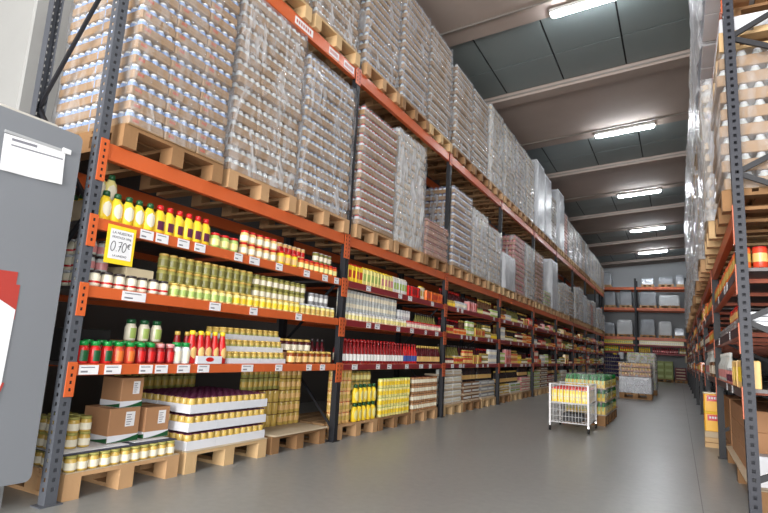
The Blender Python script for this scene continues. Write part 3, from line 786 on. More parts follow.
def floor_left():
    gp='pallets on the floor under the left rack'
    names=['nearest','second','third']
    FX=-.02
    pallet((FX,.14,0),'worn wooden floor pallet carrying yellow jars beside the near grey upright',gp,w=.80,d=.62,m=M_wood)
    pallet((FX,1.0,0),'wooden floor pallet carrying the white jar trays',gp,w=.85,d=.8,m=M_wood2)
    pallet((FX-.01,1.93,0),'half-empty floor pallet covered with a cardboard sheet',gp,w=.80,d=.8,m=M_wood3)
    # pallet 1: cardboard sheet, jars in tiers, boxes
    a=MB(); a.box(-.62,0,.0,.79,0,.004,M_card2); o=put('cardboard_sheet',a,None,(FX,.145,.145)); tag(o,'flat cardboard sheet under the yellow jars on the nearest floor pallet','cardboard')
    jy=('jar','gold','pickle','cream')
    row(jy,'yellow jar with olive lid','in the front row of the nearest floor pallet',.15,.915,.1495,x=-.055,s=.97)
    row(jy,'yellow jar with olive lid','in the second row of the nearest floor pallet',.15,.915,.1495,x=-.13,s=.97,detail=1)
    row(jy,'yellow jar with olive lid','in the rear rows of the nearest floor pallet',.15,.915,.1495,x=-.20,s=.97,detail=1,rows=4)
    a=MB(); a.rbox(-.46,.03,.0,.79,0,.006,mat('dark_sheet',(52,56,76),.5),.002); a.box(-.47,-.005,.0,.44,.006,.009,M_paper); a.box(-.47,-.03,.5,.77,.006,.0085,M_paper); o=put('layer_sheet',a,None,(-.085,.145,.1498+.0905*.97)); tag(o,'dark blue and white layer sheet lying on the lower yellow jars','cardboard')
    zt=.1498+.0905*.97+.0105
    row(jy,'yellow jar with olive lid','on the layer sheet beside the near upright',.145,.385,zt,x=-.20,s=1.0,tiers=2,rows=4,detail=2)
    swoosh_box((-.165,.475,zt),'brown carton with green swoosh base, below the other in the pair',.225,.26,.215)
    swoosh_box((-.165,.535,zt+.216),'brown carton with green swoosh base, standing on top of another carton',.165,.2,.19)
    swoosh_box((-.165,.745,zt),'single brown carton with green swoosh base beside the white trays',.20,.26,.205)
    # pallet 2: white trays with purple lidded jars
    a=MB(); a.box(-.8,0,.0,.85,0,.004,M_card2); o=put('cardboard_sheet',a,None,(FX+.005,1.0,.145)); tag(o,'flat cardboard sheet under the white jar trays on the second floor pallet','cardboard')
    for t in range(3):
        for i in range(3):
            for k in range(2):
                ptray((FX-.03-k*.355,1.02+i*.277,.1498+t*.126),'white tray of purple-lidded gold jars, %s layer, %s in the %s row'%(['lowest','middle','top'][t],['nearest','middle','farthest'][i],['front','back'][k]),'white trays of purple-lidded jars',4,5,('can','mustard','purple','gold'),.062,s=.99,detail=1)
    a=MB(); a.rbox(-.82,0,0,.80,0,.012,M_card2,.01); o=put('cardboard_sheet',a,None,(FX+.03,1.925,.146)); tag(o,'bare cardboard sheet on the half-empty floor pallet','cardboard')
    # stacks at the back of pallet 3 and beyond
    row(('can','pickle','maroon','gold'),'gold-green tin stacked in columns','at the back of the half-empty floor pallet',1.94,2.72,.1585,x=-.44,tiers=5,detail=1,s=1.02)
    row(('can','mustard','maroon','gold'),'mustard tin stacked in columns','in front of the gold-green tins, half-empty floor pallet',2.06,2.38,.1585,x=-.37,tiers=3,detail=1,s=1.02)
    row(('can','mustard','maroon','peach'),'peach-labelled tin stacked in columns','at the far back corner, half-empty floor pallet',2.4,2.72,.1585,x=-.37,tiers=5,detail=1)
    pallet((-.86,1.0,0),'wooden pallet behind the white jar trays carrying gold-green tins',gp,w=.85,d=.6,m=M_wood3)
    row(('can','pickle','maroon','mustard'),'gold-green tin stacked in columns','behind the white jar trays',1.02,1.84,.1455,x=-.91,tiers=5,detail=1,s=1.05)
    # second bay floor
    Y=BAY
    for i,(ya,wd,m) in enumerate(((Y+.12,.84,M_wood),(Y+1.0,.84,M_wood3),(Y+1.88,.84,M_wood))):
        pallet((FX,ya,0),'wooden floor pallet, %s in the second bay of the left rack'%(['first','second','third'][i]),gp,w=wd,d=.8,m=m,detail=True)
    row(('can','peach','red','gold'),'peach coloured tin stacked five high','on the first floor pallet, left second bay',Y+.14,Y+.42,.1455,x=-.09,tiers=5,rows=2,detail=1,s=1.0)
    row(('squeeze','yellow','dgreen','pale_yellow'),'yellow green-capped bottle, stacked two high,','on the first floor pallet, left second bay',Y+.45,Y+.94,.1455,x=-.06,tiers=2,detail=1,s=1.05)
    row(('jar','mustard','olive','pale_yellow'),'mustard jar behind the yellow bottles','on the first floor pallet, left second bay',Y+.45,Y+.94,.1455,x=-.15,tiers=5,detail=1,s=1.15)
    row(('can','pale_yellow','lgreen','yellow'),'pale yellow tin stacked in four tiers','on the second floor pallet, left second bay',Y+1.02,Y+1.82,.1455,x=-.06,tiers=4,detail=1,s=1.0)
    row(('can','kraft','maroon','cream'),'tan tin stacked in four tiers','on the third floor pallet, left second bay',Y+1.9,Y+2.72,.1455,x=-.06,tiers=4,detail=1,s=1.0)
    row(('bottle','wine','dark','maroon'),'dark wine bottle standing behind the tan tins','on the third floor pallet, left second bay',Y+1.9,Y+2.72,.1455,x=-.2,detail=1,s=1.9) if 0 else None
    r=random.Random(33)
    packs=[('pink','cream','pinkish'),('lgreen','white','pale green'),('white','cream','white'),('brown','white','brown and white'),('peach','tomato','peach'),('dred','white','dark red'),('grey','white','grey'),('gold','cream','gold'),('clear','lgreen','clear')]
    for b in range(2,9):
        Y=BAY*b
        ch=r.sample(packs,3)
        for i in range(3):
            ya=Y+.13+i*.89
            pallet((FX,ya,0),'wooden floor pallet, %s in the %s bay of the left rack'%(['first','second','third'][i],ORD[b]),gp,w=.84,d=.8,m=r.choice([M_wood,M_wood2,M_wood3]),detail=b<3)
            c1,c2,nm=ch[i]; n=r.randint(2,5); hh=.105
            for t in range(n):
                for j in range(2):
                    a=MB(); w=.40; h=hh-.003
                    # shrink pack: ring of tins on a low card tray
                    a.rbox(-.3,0,0,w,0,.03,M_kraftp,.004)
                    for q in range(6):
                        for xk in (-.035,-.1):
                            a.lathe([(.004,.031),(h-.012,.031),(h-.004,.029)],cm(c1),xk,.035+q*.066,0,8); 
                    a.lathe([(0,.001),(0,.001)],cm(c2),-.1,.1,0,4,cap=False)
                    a.box(-.004,-.0035,.02,w-.02,.05,.08,cm(c2))
                    o=put('shrink_pack',a,None,(FX-.02,ya+.01+j*.415,.1455+t*hh)); tag(o,'%s shrink-wrapped pack of tins on the %s floor pallet, left %s bay'%(nm,['first','second','third'][i],ORD[b]),'pack','%s packs on the %s floor pallet of the %s bay'%(nm,['first','second','third'][i],ORD[b]))
            if n<=3 and b<6:
                q=r.choice([('bottle','wine','dark','maroon'),('bottle','maroon','red','cream'),('bottle','dark','gold','peach')])
                row(q,'dark bottle standing on the packs','of the %s floor pallet, left %s bay'%(['first','second','third'][i],ORD[b]),ya+.02,ya+.82,.1455+n*hh,x=-.14,detail=0,r=r,s=1.0)
floor_left()
print('products',CNT[0])

# ------------------------------------------------------------------ price sign
def text_obj(body,size,m,parent,loc,rot,name='lettering',sx=1.):
    cu=bpy.data.curves.new(name,'FONT'); cu.body=body; cu.size=size; cu.extrude=.0004; cu.align_x='CENTER'; cu.align_y='CENTER'
    o=bpy.data.objects.new(name,cu); C.objects.link(o)
    dg=bpy.context.evaluated_depsgraph_get(); me=bpy.data.meshes.new_from_object(o.evaluated_get(dg)); bpy.data.objects.remove(o)
    me.materials.clear(); me.materials.append(m)
    n=put(name,me,parent,loc); n.rotation_euler=rot; n.scale=(sx,1,1); return n
def price_sign():
    o=empty('price_sign',(.012,.165,1.352),0); tag(o,'yellow-bordered white handwritten price sheet reading 0,70 hanging from the top shelf beam','sign')
    a=MB(); a.box(0,.0015,0,.195,0,.235,M_ypaper); put('yellow_sheet',a,o)
    a=MB(); a.box(.0015,.0022,.022,.178,.03,.212,M_paper); put('white_sheet',a,o)
    R=(PI/2,0,PI/2)
    text_obj('LA NUESTRA',.022,M_ink,o,(.0024,.1,.190),R,sx=1.05); text_obj('MOSTAZA 300g',.019,M_ink,o,(.0024,.1,.163),R,sx=1.)
    text_obj('LA UNIDAD',.018,M_ink,o,(.0024,.1,.05),R)
    st=MB()
    def poly(pts):
        for p,q in zip(pts,pts[1:]): st.bar((.0028,)+p,(.0028,)+q,.0042,.0006,M_ink,side=(1,0,0))
    def oval(cy,cz,ry,rz): poly([(cy+ry*math.cos(k*PI/8)+.25*rz*math.sin(k*PI/8)*.5,cz+rz*math.sin(k*PI/8)) for k in range(17)])
    oval(.048,.107,.014,.03); poly([(.072,.082),(.074,.077)]); poly([(.082,.134),(.106,.138),(.088,.078)]); poly([(.086,.108),(.104,.11)]); oval(.124,.107,.013,.029)
    poly([(.168,.132),(.158,.136),(.150,.126),(.148,.116),(.152,.106),(.162,.106)]); poly([(.143,.125),(.162,.127)]); poly([(.143,.117),(.16,.119)])
    put('handwritten_price',st,o)
price_sign()

# ------------------------------------------------------------------ cabinet
def rounded_panel(mb,x0,x1,y0,y1,z0,z1,r,m,n=6):
    pts=[]
    for (cy,cz,a0) in ((y1-r,z1-r,0),(y0+r,z1-r,PI/2),(y0+r,z0+r,PI),(y1-r,z0+r,1.5*PI)):
        for i in range(n+1):
            a=a0+PI/2*i/n; pts.append((cy+r*math.cos(a),cz+r*math.sin(a)))
    f=[(x1,y,z) for y,z in pts]; b=[(x0,y,z) for y,z in pts]
    mb.quad(f,m); mb.quad(b[::-1],m)
    for i in range(len(pts)):
        j=(i+1)%len(pts); mb.quad([f[j],f[i],b[i],b[j]],m)
def cabinet():
    o=empty('metal_cabinet',(-.02,-.045,0)); tag(o,'grey metal cabinet on short legs at the left edge, with papers on its side','cabinet')
    a=MB(); rounded_panel(a,-.62,0,-1.25,0,.145,2.06,.035,M_cab); put('cabinet_body',a,o)
    for (x,y) in ((-.16,-.10),(-.52,-.10),(-.16,-1.2),(-.52,-1.2)):
        l=MB(); l.box(x-.025,x+.025,y,y+.045,0,.146,M_cableg); put('leg',l,o)
    l=MB(); l.box(-.13,-.12,-1.15,-.1,.06,.10,M_cableg); put('leg_rail',l,o)
    X=-.0195
    # taped paper sheet: one curling surface
    n=14; m=6; y0,y1,z0,z1=-.455,-.135,1.728,1.925
    def P(t,u,off=0): return (X+.002+off+.014*(1-u)**1.5*(.55+.45*math.cos(t*6.5)), y0+(y1-y0)*t, z0+(z1-z0)*u+.014*t)
    def sheet(t0,t1,u0,u1,off,nn,mm,mt):
        a=MB(); k=a.mi(mt)
        for o_ in (off,off-.0012):
            for q in range(mm+1):
                for i in range(nn+1): a.v.append(P(t0+(t1-t0)*i/nn,u0+(u1-u0)*q/mm,o_))
        L=(nn+1)*(mm+1)
        for q in range(mm):
            for i in range(nn):
                b=q*(nn+1)+i
                a.f.append((b,b+1,b+nn+2,b+nn+1)); a.f.append((L+b+nn+1,L+b+nn+2,L+b+1,L+b)); a.m+=[k,k]; a.sm+=[True,True]
        return a
    p=put('paper_sheet',sheet(0,1,0,1,.0015,n,m,M_paper)); tag(p,'white printed sheets clipped high on the grey cabinet','paper')
    hd=sheet(.12,.52,.86,.93,.0019,8,1,M_inkg); hd.add(sheet(.12,.97,.72,.76,.0019,12,1,M_inkg)); 
    put('printed_header',hd,p)
    t=MB(); t.box(X,X+.006,-.455,-.115,1.93,1.945,mat('magnetic_strip',(196,198,200),.3,.3)); t.rbox(X,X+.012,-.155,-.105,1.925,1.955,M_paper,.004); k=put('magnetic_strip',t); tag(k,'pale magnetic strip with a white clip holding the sheets on the cabinet','clip')
    red=mat('poster_red',(176,62,54),.5,var=.06)
    o2=empty('poster',(X,0,0)); tag(o2,'red and white poster taped low on the grey cabinet','poster')
    a=MB(); a.box(0,.002,-.70,-.258,.98,1.16,red); a.box(0,.002,-.70,-.278,1.16,1.225,red); put('red_sheet',a,o2)
    w=MB(); n=10
    pts=[(-.70,.56),(-.272,.56),(-.262,1.03)]+[(-.262-.43*i/n,1.03+.10*math.sin(PI/2*min(1,i/n*1.6))) for i in range(1,n+1)]
    N=len(pts)
    w.quad([(.0035,y,z) for y,z in pts],M_paper); w.quad([(.0021,y,z) for y,z in pts][::-1],M_paper)
    for i in range(N):
        j=(i+1)%N; w.quad([(.0035,)+pts[j],(.0035,)+pts[i],(.0021,)+pts[i],(.0021,)+pts[j]],M_paper)
    put('white_field',w,o2)
    h=MB()
    for i in range(5): h.bar((.0042,-.40+i*.028,.575),(.0042,-.375+i*.028,.66+.02*(i%2)),.011,.001,red,side=(1,0,0))
    put('red_hatching',h,o2)
    # rolled thing on the cabinet top
    b=MB(); b.rbox(-.5,-.02,-.42,-.10,0,.025,mat('beige_tray',(200,196,186),.5),.01); k=put('flat_box',b,None,(-.03,-.07,2.0605)); tag(k,'flat beige box lying on top of the grey cabinet','box')
cabinet()

# ------------------------------------------------------------------ aisle things
def cart():
    x0,x1,y0,y1,H=1.50,1.975,5.69,6.40,.60
    o=empty('wire_cart',(0,0,0)); tag(o,'white wire dump-bin cart on castors filled with yellow packs, in the aisle','cart')
    for (x,y) in ((x0,y0),(x1,y0),(x0,y1),(x1,y1)):
        a=MB(); a.box(x-.012,x+.012,y-.012,y+.012,.09,H,M_wire); put('post',a,o)
        c=MB(); c.box(x-.012,x+.012,y-.006,y+.006,.05,.09,M_chrome); f=put('castor',c,o)
        w=MB(); w.tube((x-.011,y,.032),(x+.011,y,.032),.032,M_rubber,12); put('wheel',w,f)
    def panel(pa,pb,name):
        a=MB(); (xa,ya),(xb,yb)=pa,pb
        for z in (.11,.36,H-.01): a.tube((xa,ya,z),(xb,yb,z),.007,M_wire,6)
        for z in (.19,.27,.44,.52): a.tube((xa,ya,z),(xb,yb,z),.0025,M_wire,5)
        n=12
        for i in range(1,n): 
            t=i/n; a.tube((xa+(xb-xa)*t,ya+(yb-ya)*t,.11),(xa+(xb-xa)*t,ya+(yb-ya)*t,H-.01),.0028,M_wire,5)
        put(name,a,o)
    panel((x0,y0),(x1,y0),'wire_panel'); panel((x0,y1),(x1,y1),'wire_panel'); panel((x0,y0),(x0,y1),'wire_panel'); panel((x1,y0),(x1,y1),'wire_panel')
    for z in (.115,.352):
        a=MB()
        for i in range(13): x=x0+(x1-x0)*i/12; a.tube((x,y0,z),(x,y1,z),.003,M_wire,5)
        for i in range(4): y=y0+(y1-y0)*i/3; a.tube((x0,y,z-.005),(x1,y,z-.005),.004,M_wire,5)
        put('wire_shelf',a,o)
    k=0
    for j in range(6):
        for i in range(6):
            lean=.02 if i==0 else 0
            product(('pack','yellow','red','pale_yellow'),(x0+.05+i*.075,y0+.06+j*.112,.3562),'yellow pack with red top standing in the white wire cart','yellow packs in the wire cart',2 if j<1 else 1,-PI/2,1.0)
    a=MB(); a.rbox(x0+.14,x1-.1,y0+.1,y0+.4,0,.10,mat('dark_grey_box',(48,48,50),.6),.005); b=put('dark_box',a,None,(0,0,.119)); tag(b,'dark box lying in the bottom of the wire cart','box')
cart()
def juice_pallet(y0,label,n):
    x0=1.50; w=.56; d=.78
    pallet((x0+w,y0,0),'brown wooden pallet under the %s juice stack in the aisle'%n,'pallets in the aisle',w=d,d=w,m=M_wood3)
    spec=('pack','yellow','green','gold')
    z=.146
    for t in range(3):
        a=MB(); a.box(x0-.015,x0+w+.015,y0-.015,y0+d+.01,0,.012,M_card2); o=put('layer_tray',a,None,(0,0,z)); tag(o,'cardboard layer tray, %s in the %s juice stack'%(['lowest','middle','topmost'][t],n),'cardboard','layer trays of the %s juice stack'%n)
        z+=.0125
        for j in range(13):
            for i in range(10):
                if n=='front' and t<2 and i<9 and j>0: continue
                if n=='rear' and (i<9 if t<2 else i<5): continue
                c=build_juice()
                p=put('juice_carton',c[0][1],None,(x0+.03+i*.0556,y0+.032+j*.0595,z),-PI/2 if j==0 else 0)
                for nm,me in c[1:]: put(nm,me,p)
                tag(p,'yellow juice carton with green top, %s tier of the %s aisle stack'%(['lowest','middle','top'][t],n),'carton','juice cartons in the %s aisle stack'%n)
        z+=.172
    return z
JC=[]
def build_juice():
    if not JC:
        a=MB(); a.rbox(-.025,.025,-.026,.026,0,.105,cm('yellow'),.006); JC.append(('juice_carton',a.mesh('juice_carton')))
        a=MB(); a.lathe([(.1055,.026),(.135,.018),(.15,.012),(.17,.012)],cm('green'),n=10); JC.append(('carton_top',a.mesh('carton_top')))
        a=MB(); a.box(.025,.0262,-.014,.014,.05,.104,cm('lgreen')); JC.append(('label',a.mesh('label')))
    return JC
zt=juice_pallet(6.75,'','front')
juice_pallet(7.60,'','rear')
f=film_mesh(.78,.56,.56,random.Random(2)); f.mats=[F_light]; o=put('stretch_film',f,None,(2.075,6.745,.146)); tag(o,'clear film wrapped round the front juice stack in the aisle','film')

def wrapped_aisle():
    x0,x1,y0,y1=1.64,2.39,13.6,14.4
    pallet((x1,y0,0),'dark pallet under the film-wrapped jar load in the aisle','pallets in the aisle',w=.8,d=.75,m=M_wood3)
    plain_load((x1,y0,.146),'shiny film-wrapped white carton load','standing on the aisle floor behind the juice','wrapped loads in the aisle',.40,M_whitecard,F_heavy,w=.8,d=.75,nz=2,ny=2)
    load((x1,y0,.56),'film-wrapped peach jar trays with dark lids','stacked on the white cartons in the aisle','wrapped loads in the aisle',3,.115,M_kraftr,'peach','dark',F_mid,w=.8,d=.75,th=.045)
    pallet((2.42,16.0,0),'wooden pallet under the tall green film-wrapped load in the aisle','pallets in the aisle',w=.8,d=.75,m=M_wood3)
    load((2.42,16.0,.146),'tall greenish film-wrapped load','standing on the aisle floor farther back','wrapped loads in the aisle',10,.104,M_kraftp,'lgreen','clear',F_heavy,w=.8,d=.75,detail=False)
    # dark bottles stack near the rack end
    pallet((.5,26.6,0),'wooden pallet under the dark bottle packs at the far end of the aisle','pallets in the aisle',w=.8,d=.9,m=M_wood3)
    load((.5,26.6,.146),'dark purple bottle stack','standing on the aisle floor before the back rack','wrapped loads in the aisle',6,.18,M_kraftp,'ink','dark',None,w=.8,d=.9,th=.02,detail=False)
wrapped_aisle()

# ------------------------------------------------------------------ right rack contents
def right_contents():
    RX,RY=RIGHT_X,RIGHT_Y
    zb,zc,zd=LVR['B'][0],LVR['C'][0],LVR['D'][0]
    def T(lv,b): return "on the %s shelf, right rack's %s bay"%(dict(B='top',C='middle',D='bottom')[lv],ORD[b])
    X=RX+.05
    row(('can','orange','red','gold'),'orange tin with gold label',T('B',0),RY+.12,RY+2.7,zb,x=X,face=PI,detail=1,tiers=1,s=1.25)
    # tins seen through the rack end
    for k in range(6): 
        product(('can','tomato','red','peach'),(RX+.14+k*.088,RY+.16,zb+.001),'red and peach tin facing the rack end on the top shelf, nearest right bay','red tins at the near end of the right rack',2,-PI/2,1.25)
    r=random.Random(8)
    # flat bundles on middle shelf
    for t in range(3):
        for i in range(3):
            a=MB(); a.rbox(-.42,0,0,.82,0,.03,mat('silver_bundle',(188,190,194),.3,.4,var=.2,vscale=20),.008); o=put('flat_bundle',a,None,(RX+.47,RY+.14+i*.88,zc+.001+t*.031)); tag(o,'flat silver bundle on the right middle shelf, %s'%(['bottom','middle','top'][t]+' of the %s pile'%['first','second','third'][i]),'bundle','flat bundles on the right rack')
    row(('jar','tomato','red','peach'),'red jar standing on the flat bundles',T('C',0),RY+.9,RY+1.6,zc+.095,x=X+.05,face=PI,detail=1,s=1.2)
    row(('bottle','clear','white','pink'),'clear bottle with pink label',T('D',0),RY+1.5,RY+2.7,zd,x=X,face=PI,detail=1)
    row(('carton','peach','gold','yellow'),'peach carton',T('D',0),RY+.12,RY+.8,zd,x=X,face=PI,detail=1,s=1.3)
    row(('jar','pink','silver','purple'),'pinkish jar',T('D',0),RY+.82,RY+1.48,zd,x=X,face=PI,detail=1,s=1.3)
    pal=[('jar','gold','gold','orange','gold jar'),('can','orange','red','gold','orange tin'),('carton','orange','orange','yellow','orange carton'),('bottle','clear','white','pink','pale bottle'),('carton','brown','kraft','cream','brown carton'),('can','dred','silver','cream','dark red tin')]
    for b in range(1,9):
        for lv,z in (('B',zb),('C',zc),('D',zd)):
            q=r.sample(pal,2); Y=RY+BAY*b
            row(q[0][:4],q[0][4],T(lv,b),Y+.13,Y+1.4,z,x=X,face=PI,detail=1 if b<2 else 0,s=1.3,r=r)
            row(q[1][:4],q[1][4],T(lv,b),Y+1.42,Y+2.7,z,x=X,face=PI,detail=1 if b<2 else 0,s=1.3,r=r)
    # floor: pallet of brown cartons, yellow tubs
    pallet((RX+.06,RY+2.7,0),'long floor pallet under the brown carton stack, right rack nearest bay','pallets under the right rack',w=2.2,d=1.0,m=M_wood3,rot=PI)
    a=MB(); a.box(0,1.0,0,2.2,0,.004,M_card2); o=put('cardboard_sheet',a,None,(RX+.05,RY+.5,.1455)); tag(o,'pale cardboard sheet on the floor pallet under the right rack','cardboard')
    for t in range(3):
        for i in range(8):
            a=MB(); a.rbox(0,.38,0,.29,0,.155,M_card,.005); a.box(.1,.105,0,.29,.155,.1555,M_card2); o=put('brown_carton',a,None,(RX+.10,RY+1.1+i*.295+(.12 if i>4 else 0),.150+t*.156)); tag(o,'plain brown carton under the right rack, %s of the %s column'%(['bottom','middle','top'][t],['first','second','third','fourth','fifth','sixth','seventh','eighth'][i]),'carton','brown cartons under the right rack')
    pallet((RX+.06,RY+3.85,0),'floor pallet behind the yellow tubs, right rack second bay','pallets under the right rack',w=.95,d=1.0,m=M_wood3,rot=PI)
    a=MB(); a.rbox(0,.12,0,.16,0,.2,M_whitecard,.006); a.box(-.001,0,.03,.13,.03,.1,cm('red')); o=put('white_pack',a,None,(RX+.10,RY+.62,.150)); tag(o,'white pack with red mark on the sheet in front of the brown cartons','pack')
    # yellow tubs on a wooden crate
    cx,cy=3.335,5.86
    a=MB()
    for (z0,z1) in ((0,.05),(.06,.11)): a.box(-.085,.085,-.085,.085,z0,z1,M_wood2)
    a.box(-.075,.075,-.075,.075,.05,.06,M_wood3); o=put('wooden_crate',a,None,(cx,cy,0)); tag(o,'small slatted wooden crate under the yellow tubs','crate')
    a=MB(); a.rbox(-.085,.085,-.085,.085,0,.07,M_card2,.01); o=put('cardboard_tray',a,None,(cx,cy,.111)); tag(o,'pale cardboard tray between the wooden crate and the yellow tubs','tray')
    for t in range(2):
        o=empty('yellow_tub',(cx,cy,.182+t*.222)); tag(o,'yellow tub with red printed band, %s of two stacked by the right rack'%(['lower','upper'][t]),'tub')
        a=MB(); a.rbox(-.082,.082,-.082,.082,0,.205,mat('tub_yellow',(246,186,36),.35),.012); put('tub_body',a,o)
        a=MB(); a.rbox(-.084,.084,-.084,.084,.2055,.2205,cm('cream' if t else 'yellow'),.008); put('lid',a,o)
        a=MB(); a.box(-.05,.083,-.0832,-.082,.12,.19,cm('red')); a.box(-.0832,-.082,-.083,.05,.12,.19,cm('red')); put('red_band',a,o)
        b=MB()
        for k in range(4): b.box(-.03+k*.026,-.012+k*.026,-.0838,-.0832,.145,.17,M_paper)
        put('white_print',b,o)
right_contents()

# ------------------------------------------------------------------ back rack
def back_rack():
    Y=29.0; xs=(-.62,1.12,3.42); H=5.2
    o=empty('storage_rack',(0,Y,0)); tag(o,'orange-beamed rack across the far back wall','rack')
    for x in xs:
        for dy in (0,1.1):
            a=MB(); a.box(x-.05,x+.05,dy,dy+.08,0,H,M_upd); put('upright',a,o)
    for z,th,m in ((4.74,.14,M_or),(3.66,.14,M_or),(2.16,.14,M_or),(1.80,.09,M_strip),(1.40,.09,M_strip)):
        for xa,xb in zip(xs,xs[1:]):
            if z==1.40 and xa<0: continue
            for dy in (-.01,1.12):
                a=MB(); a.rbox(xa+.05,xb-.05,dy,dy+.06,z-th,z,m,.008); put('beam',a,o)
            a=MB(); a.box(xa+.05,xb-.05,.05,1.12,z-.03,z,M_deck); put('shelf_deck',a,o)
    g='goods on the back rack'
    tarp=mat('grey_tarpaulin',(150,154,160),.4,var=.3,vscale=3,bump=.4,bscale=6)
    r=random.Random(4)
    for (x,w,h,z,l) in ((-.4,.55,.75,3.66,'grey-covered load at the left of the upper middle beam'),(.35,.6,.8,3.66,'grey-covered load left of the middle upright, upper beam'),(1.3,.8,.75,3.66,'pale load right of the middle upright, upper beam'),(2.2,.95,.55,3.66,'pale load at the right end of the upper middle beam'),(-.5,.6,.6,2.16,'dark grey covered load, lower orange beam left end'),(.2,.75,.75,2.16,'silvery covered load left of the middle upright, lower beam'),(1.3,.7,.8,2.16,'white covered load right of the middle upright, lower beam'),(2.15,.6,.7,2.16,'crumpled silver load right of centre, lower beam'),(2.85,.45,.4,2.16,'low covered load at the right end, lower beam'),(1.4,.6,.35,4.74,'low white load on the topmost back beam'),(2.2,.7,.4,4.74,'grey boxes on the topmost back beam, right half'),(3.0,.35,.5,4.74,'white carton at the right end of the topmost back beam'),(-.45,.4,.7,4.74,'wrapped load at the left end of the topmost back beam')):
        pallet((x+w,Y+.05,z+.002),'wooden pallet under the %s'%l,'pallets on the back rack',w=.9,d=w,m=M_wood,detail=False)
        a=MB(); ny=6; 
        # lumpy covered load
        bm=MB(); n=10
        for k,(zz,s_) in enumerate(((0,1.),(h*.35,1.02),(h*.75,.97),(h*.95,.88),(h,.6))):
            for i in range(n*4):
                t=i/(n*4)*4; e=int(t); f=t-e
                px,py=((f,0),(1,f),(1-f,1),(0,1-f))[e]
                bm.v.append((w/2+(px-.5)*w*s_*r.uniform(.96,1.0),.45+(py-.5)*.88*s_*r.uniform(.96,1.),zz))
        N=n*4
        for k in range(4):
            for i in range(N): bm.f.append((k*N+i,k*N+(i+1)%N,(k+1)*N+(i+1)%N,(k+1)*N+i)); bm.m.append(0); bm.sm.append(True)
        bm.f.append(tuple(4*N+i for i in range(N))); bm.m.append(0); bm.sm.append(True); bm.mats=[r.choice([tarp,F_white,mat('white_sacking',(206,208,210),.5,var=.1,vscale=5)]) if 'grey' not in l else tarp]
        if bm.mats[0]==F_white: bm.mats=[mat('silver_wrap',(186,190,196),.25,.3,var=.2,vscale=6,bump=.4,bscale=8)]
        q=put('covered_load',bm,None,(x,Y+.06,z+.147)); tag(q,l,'covered load',g)
    def brow(spec,desc,xa,xb,z,s=1.5):
        p=PW[spec[0]]*s; n=int((xb-xa)/p)
        for i in range(n): product(spec,(xa+(i+.5)*p,Y+.09,z+.001),desc,desc+'s',0,-PI/2,s)
    brow(('pack','yellow','gold','lgreen'),'yellow pack on the upper product shelf, left half of the back rack',-.5,1.0,1.80,1.2)
    brow(('pack','pale_yellow','lgreen','cream'),'pale pack on the upper product shelf, right half of the back rack',1.25,3.3,1.80,1.1)
    a=MB(); a.rbox(-.57,1.07,-.01,.05,1.31,1.40,M_strip,.008); put('beam',a,o); a=MB(); a.box(-.57,1.07,.05,1.12,1.37,1.40,M_deck); put('shelf_deck',a,o)
    brow(('bottle','yellow','dgreen','lgreen'),'yellow bottle with green cap on the lower shelf, left of the back rack',-.5,.3,1.40,1.3)
    brow(('bottle','orange','red','yellow'),'orange bottle on the lower shelf, left half of the back rack',.32,1.02,1.40,1.3)
    brow(('bottle','yellow','gold','gold'),'golden bottle on the lower shelf right of the middle back upright',1.22,1.8,1.40,1.2)
    brow(('bottle','dred','pink','pink'),'pink-red bottle on the lower shelf, right half of the back rack',1.84,3.0,1.40,1.3)
    brow(('bottle','gold','gold','cream'),'gold bottle at the right end of the lower shelf of the back rack',3.05,3.35,1.40,1.3)
    g2=mat('green_carton',(150,160,96),.6,var=.08)
    pallet((2.75,Y+.0,0),'wooden pallet under the green cartons below the back rack','pallets on the back rack',w=.8,d=.78,m=M_wood3,detail=False)
    for t in range(3):
        for i in range(2):
            a=MB(); a.rbox(0,.38,0,.7,0,.29,g2,.01); a.box(.05,.33,-.001,0,.08,.2,mat('pale_green_print',(178,190,130),.6)); q=put('green_carton',a,None,(1.98+i*.385,Y+.02,.146+t*.291)); tag(q,'pale green carton, %s of the %s column below the back rack'%(['bottom','middle','top'][t],['left','right'][i]),'carton','green cartons below the back rack')
    mr=mat('maroon_carton',(110,44,52),.6,var=.08)
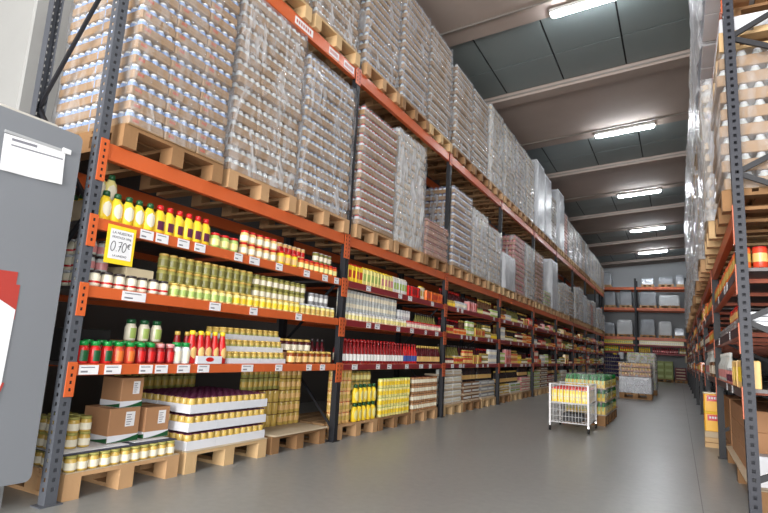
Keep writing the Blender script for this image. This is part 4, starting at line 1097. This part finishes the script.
    pallet((3.35,Y+.0,0),'wooden pallet under the maroon cartons below the back rack','pallets on the back rack',w=.8,d=.55,m=M_wood3,detail=False)
    for t in range(4):
        a=MB(); a.rbox(0,.5,0,.7,0,.145,mr,.008); a.box(.05,.45,-.001,0,.04,.09,M_kraftp); q=put('maroon_carton',a,None,(2.82,Y+.02,.146+t*.146)); tag(q,'maroon carton, %s of the stack below the right end of the back rack'%['bottom','second','third','top'][t],'carton','maroon cartons below the back rack')
    a=MB(); a.box(0,.22,0,.003,0,.34,M_paper); q=put('hanging_notice',a,None,(.28,Y-.02,1.02)); tag(q,'white notice hanging from the back rack lower shelf','notice')
    a=MB(); a.box(0,.16,0,.003,0,.16,M_ypaper); q=put('hanging_notice',a,None,(.02,Y-.02,1.14)); tag(q,'small yellow notice hanging left of the white one on the back rack','notice')
    a=MB(); a.box(0,.18,0,.003,0,.34,M_card2); q=put('hanging_notice',a,None,(3.28,Y-.02,1.0)); tag(q,'beige notice hanging on the right upright of the back rack','notice')
back_rack()
flush_products()

# ------------------------------------------------------------------ light
def lights():
    w=bpy.data.worlds.new('world'); sc.world=w; w.use_nodes=True
    bg=w.node_tree.nodes['Background']; bg.inputs[0].default_value=(.75,.86,1.,1); bg.inputs[1].default_value=.8
    def area(name,loc,rot,sx,sy,e,col):
        l=bpy.data.lights.new(name,'AREA'); l.shape='RECTANGLE'; l.size=sx; l.size_y=sy; l.energy=e; l.color=col
        o=bpy.data.objects.new(name,l); C.objects.link(o); o.location=loc; o.rotation_euler=rot; return o
    # daylight entering by the open loading door behind the camera
    area('daylight_door',(2.0,YF-.15,2.3),(PI/2,0,0),5.1,4.5,1300,(1.,.98,.95))
    area('added_side_fill',(XR+.15,-4.7,2.3),(PI/2,0,PI/2),6.9,4.5,330,(1.,.985,.96))  # invented side opening: fill light added to brighten the left rack fronts
lights()
sc.view_settings.view_transform='Standard'; sc.view_settings.look='None'; sc.view_settings.gamma=1; sc.view_settings.use_curve_mapping=False
sc.view_settings.exposure=.35
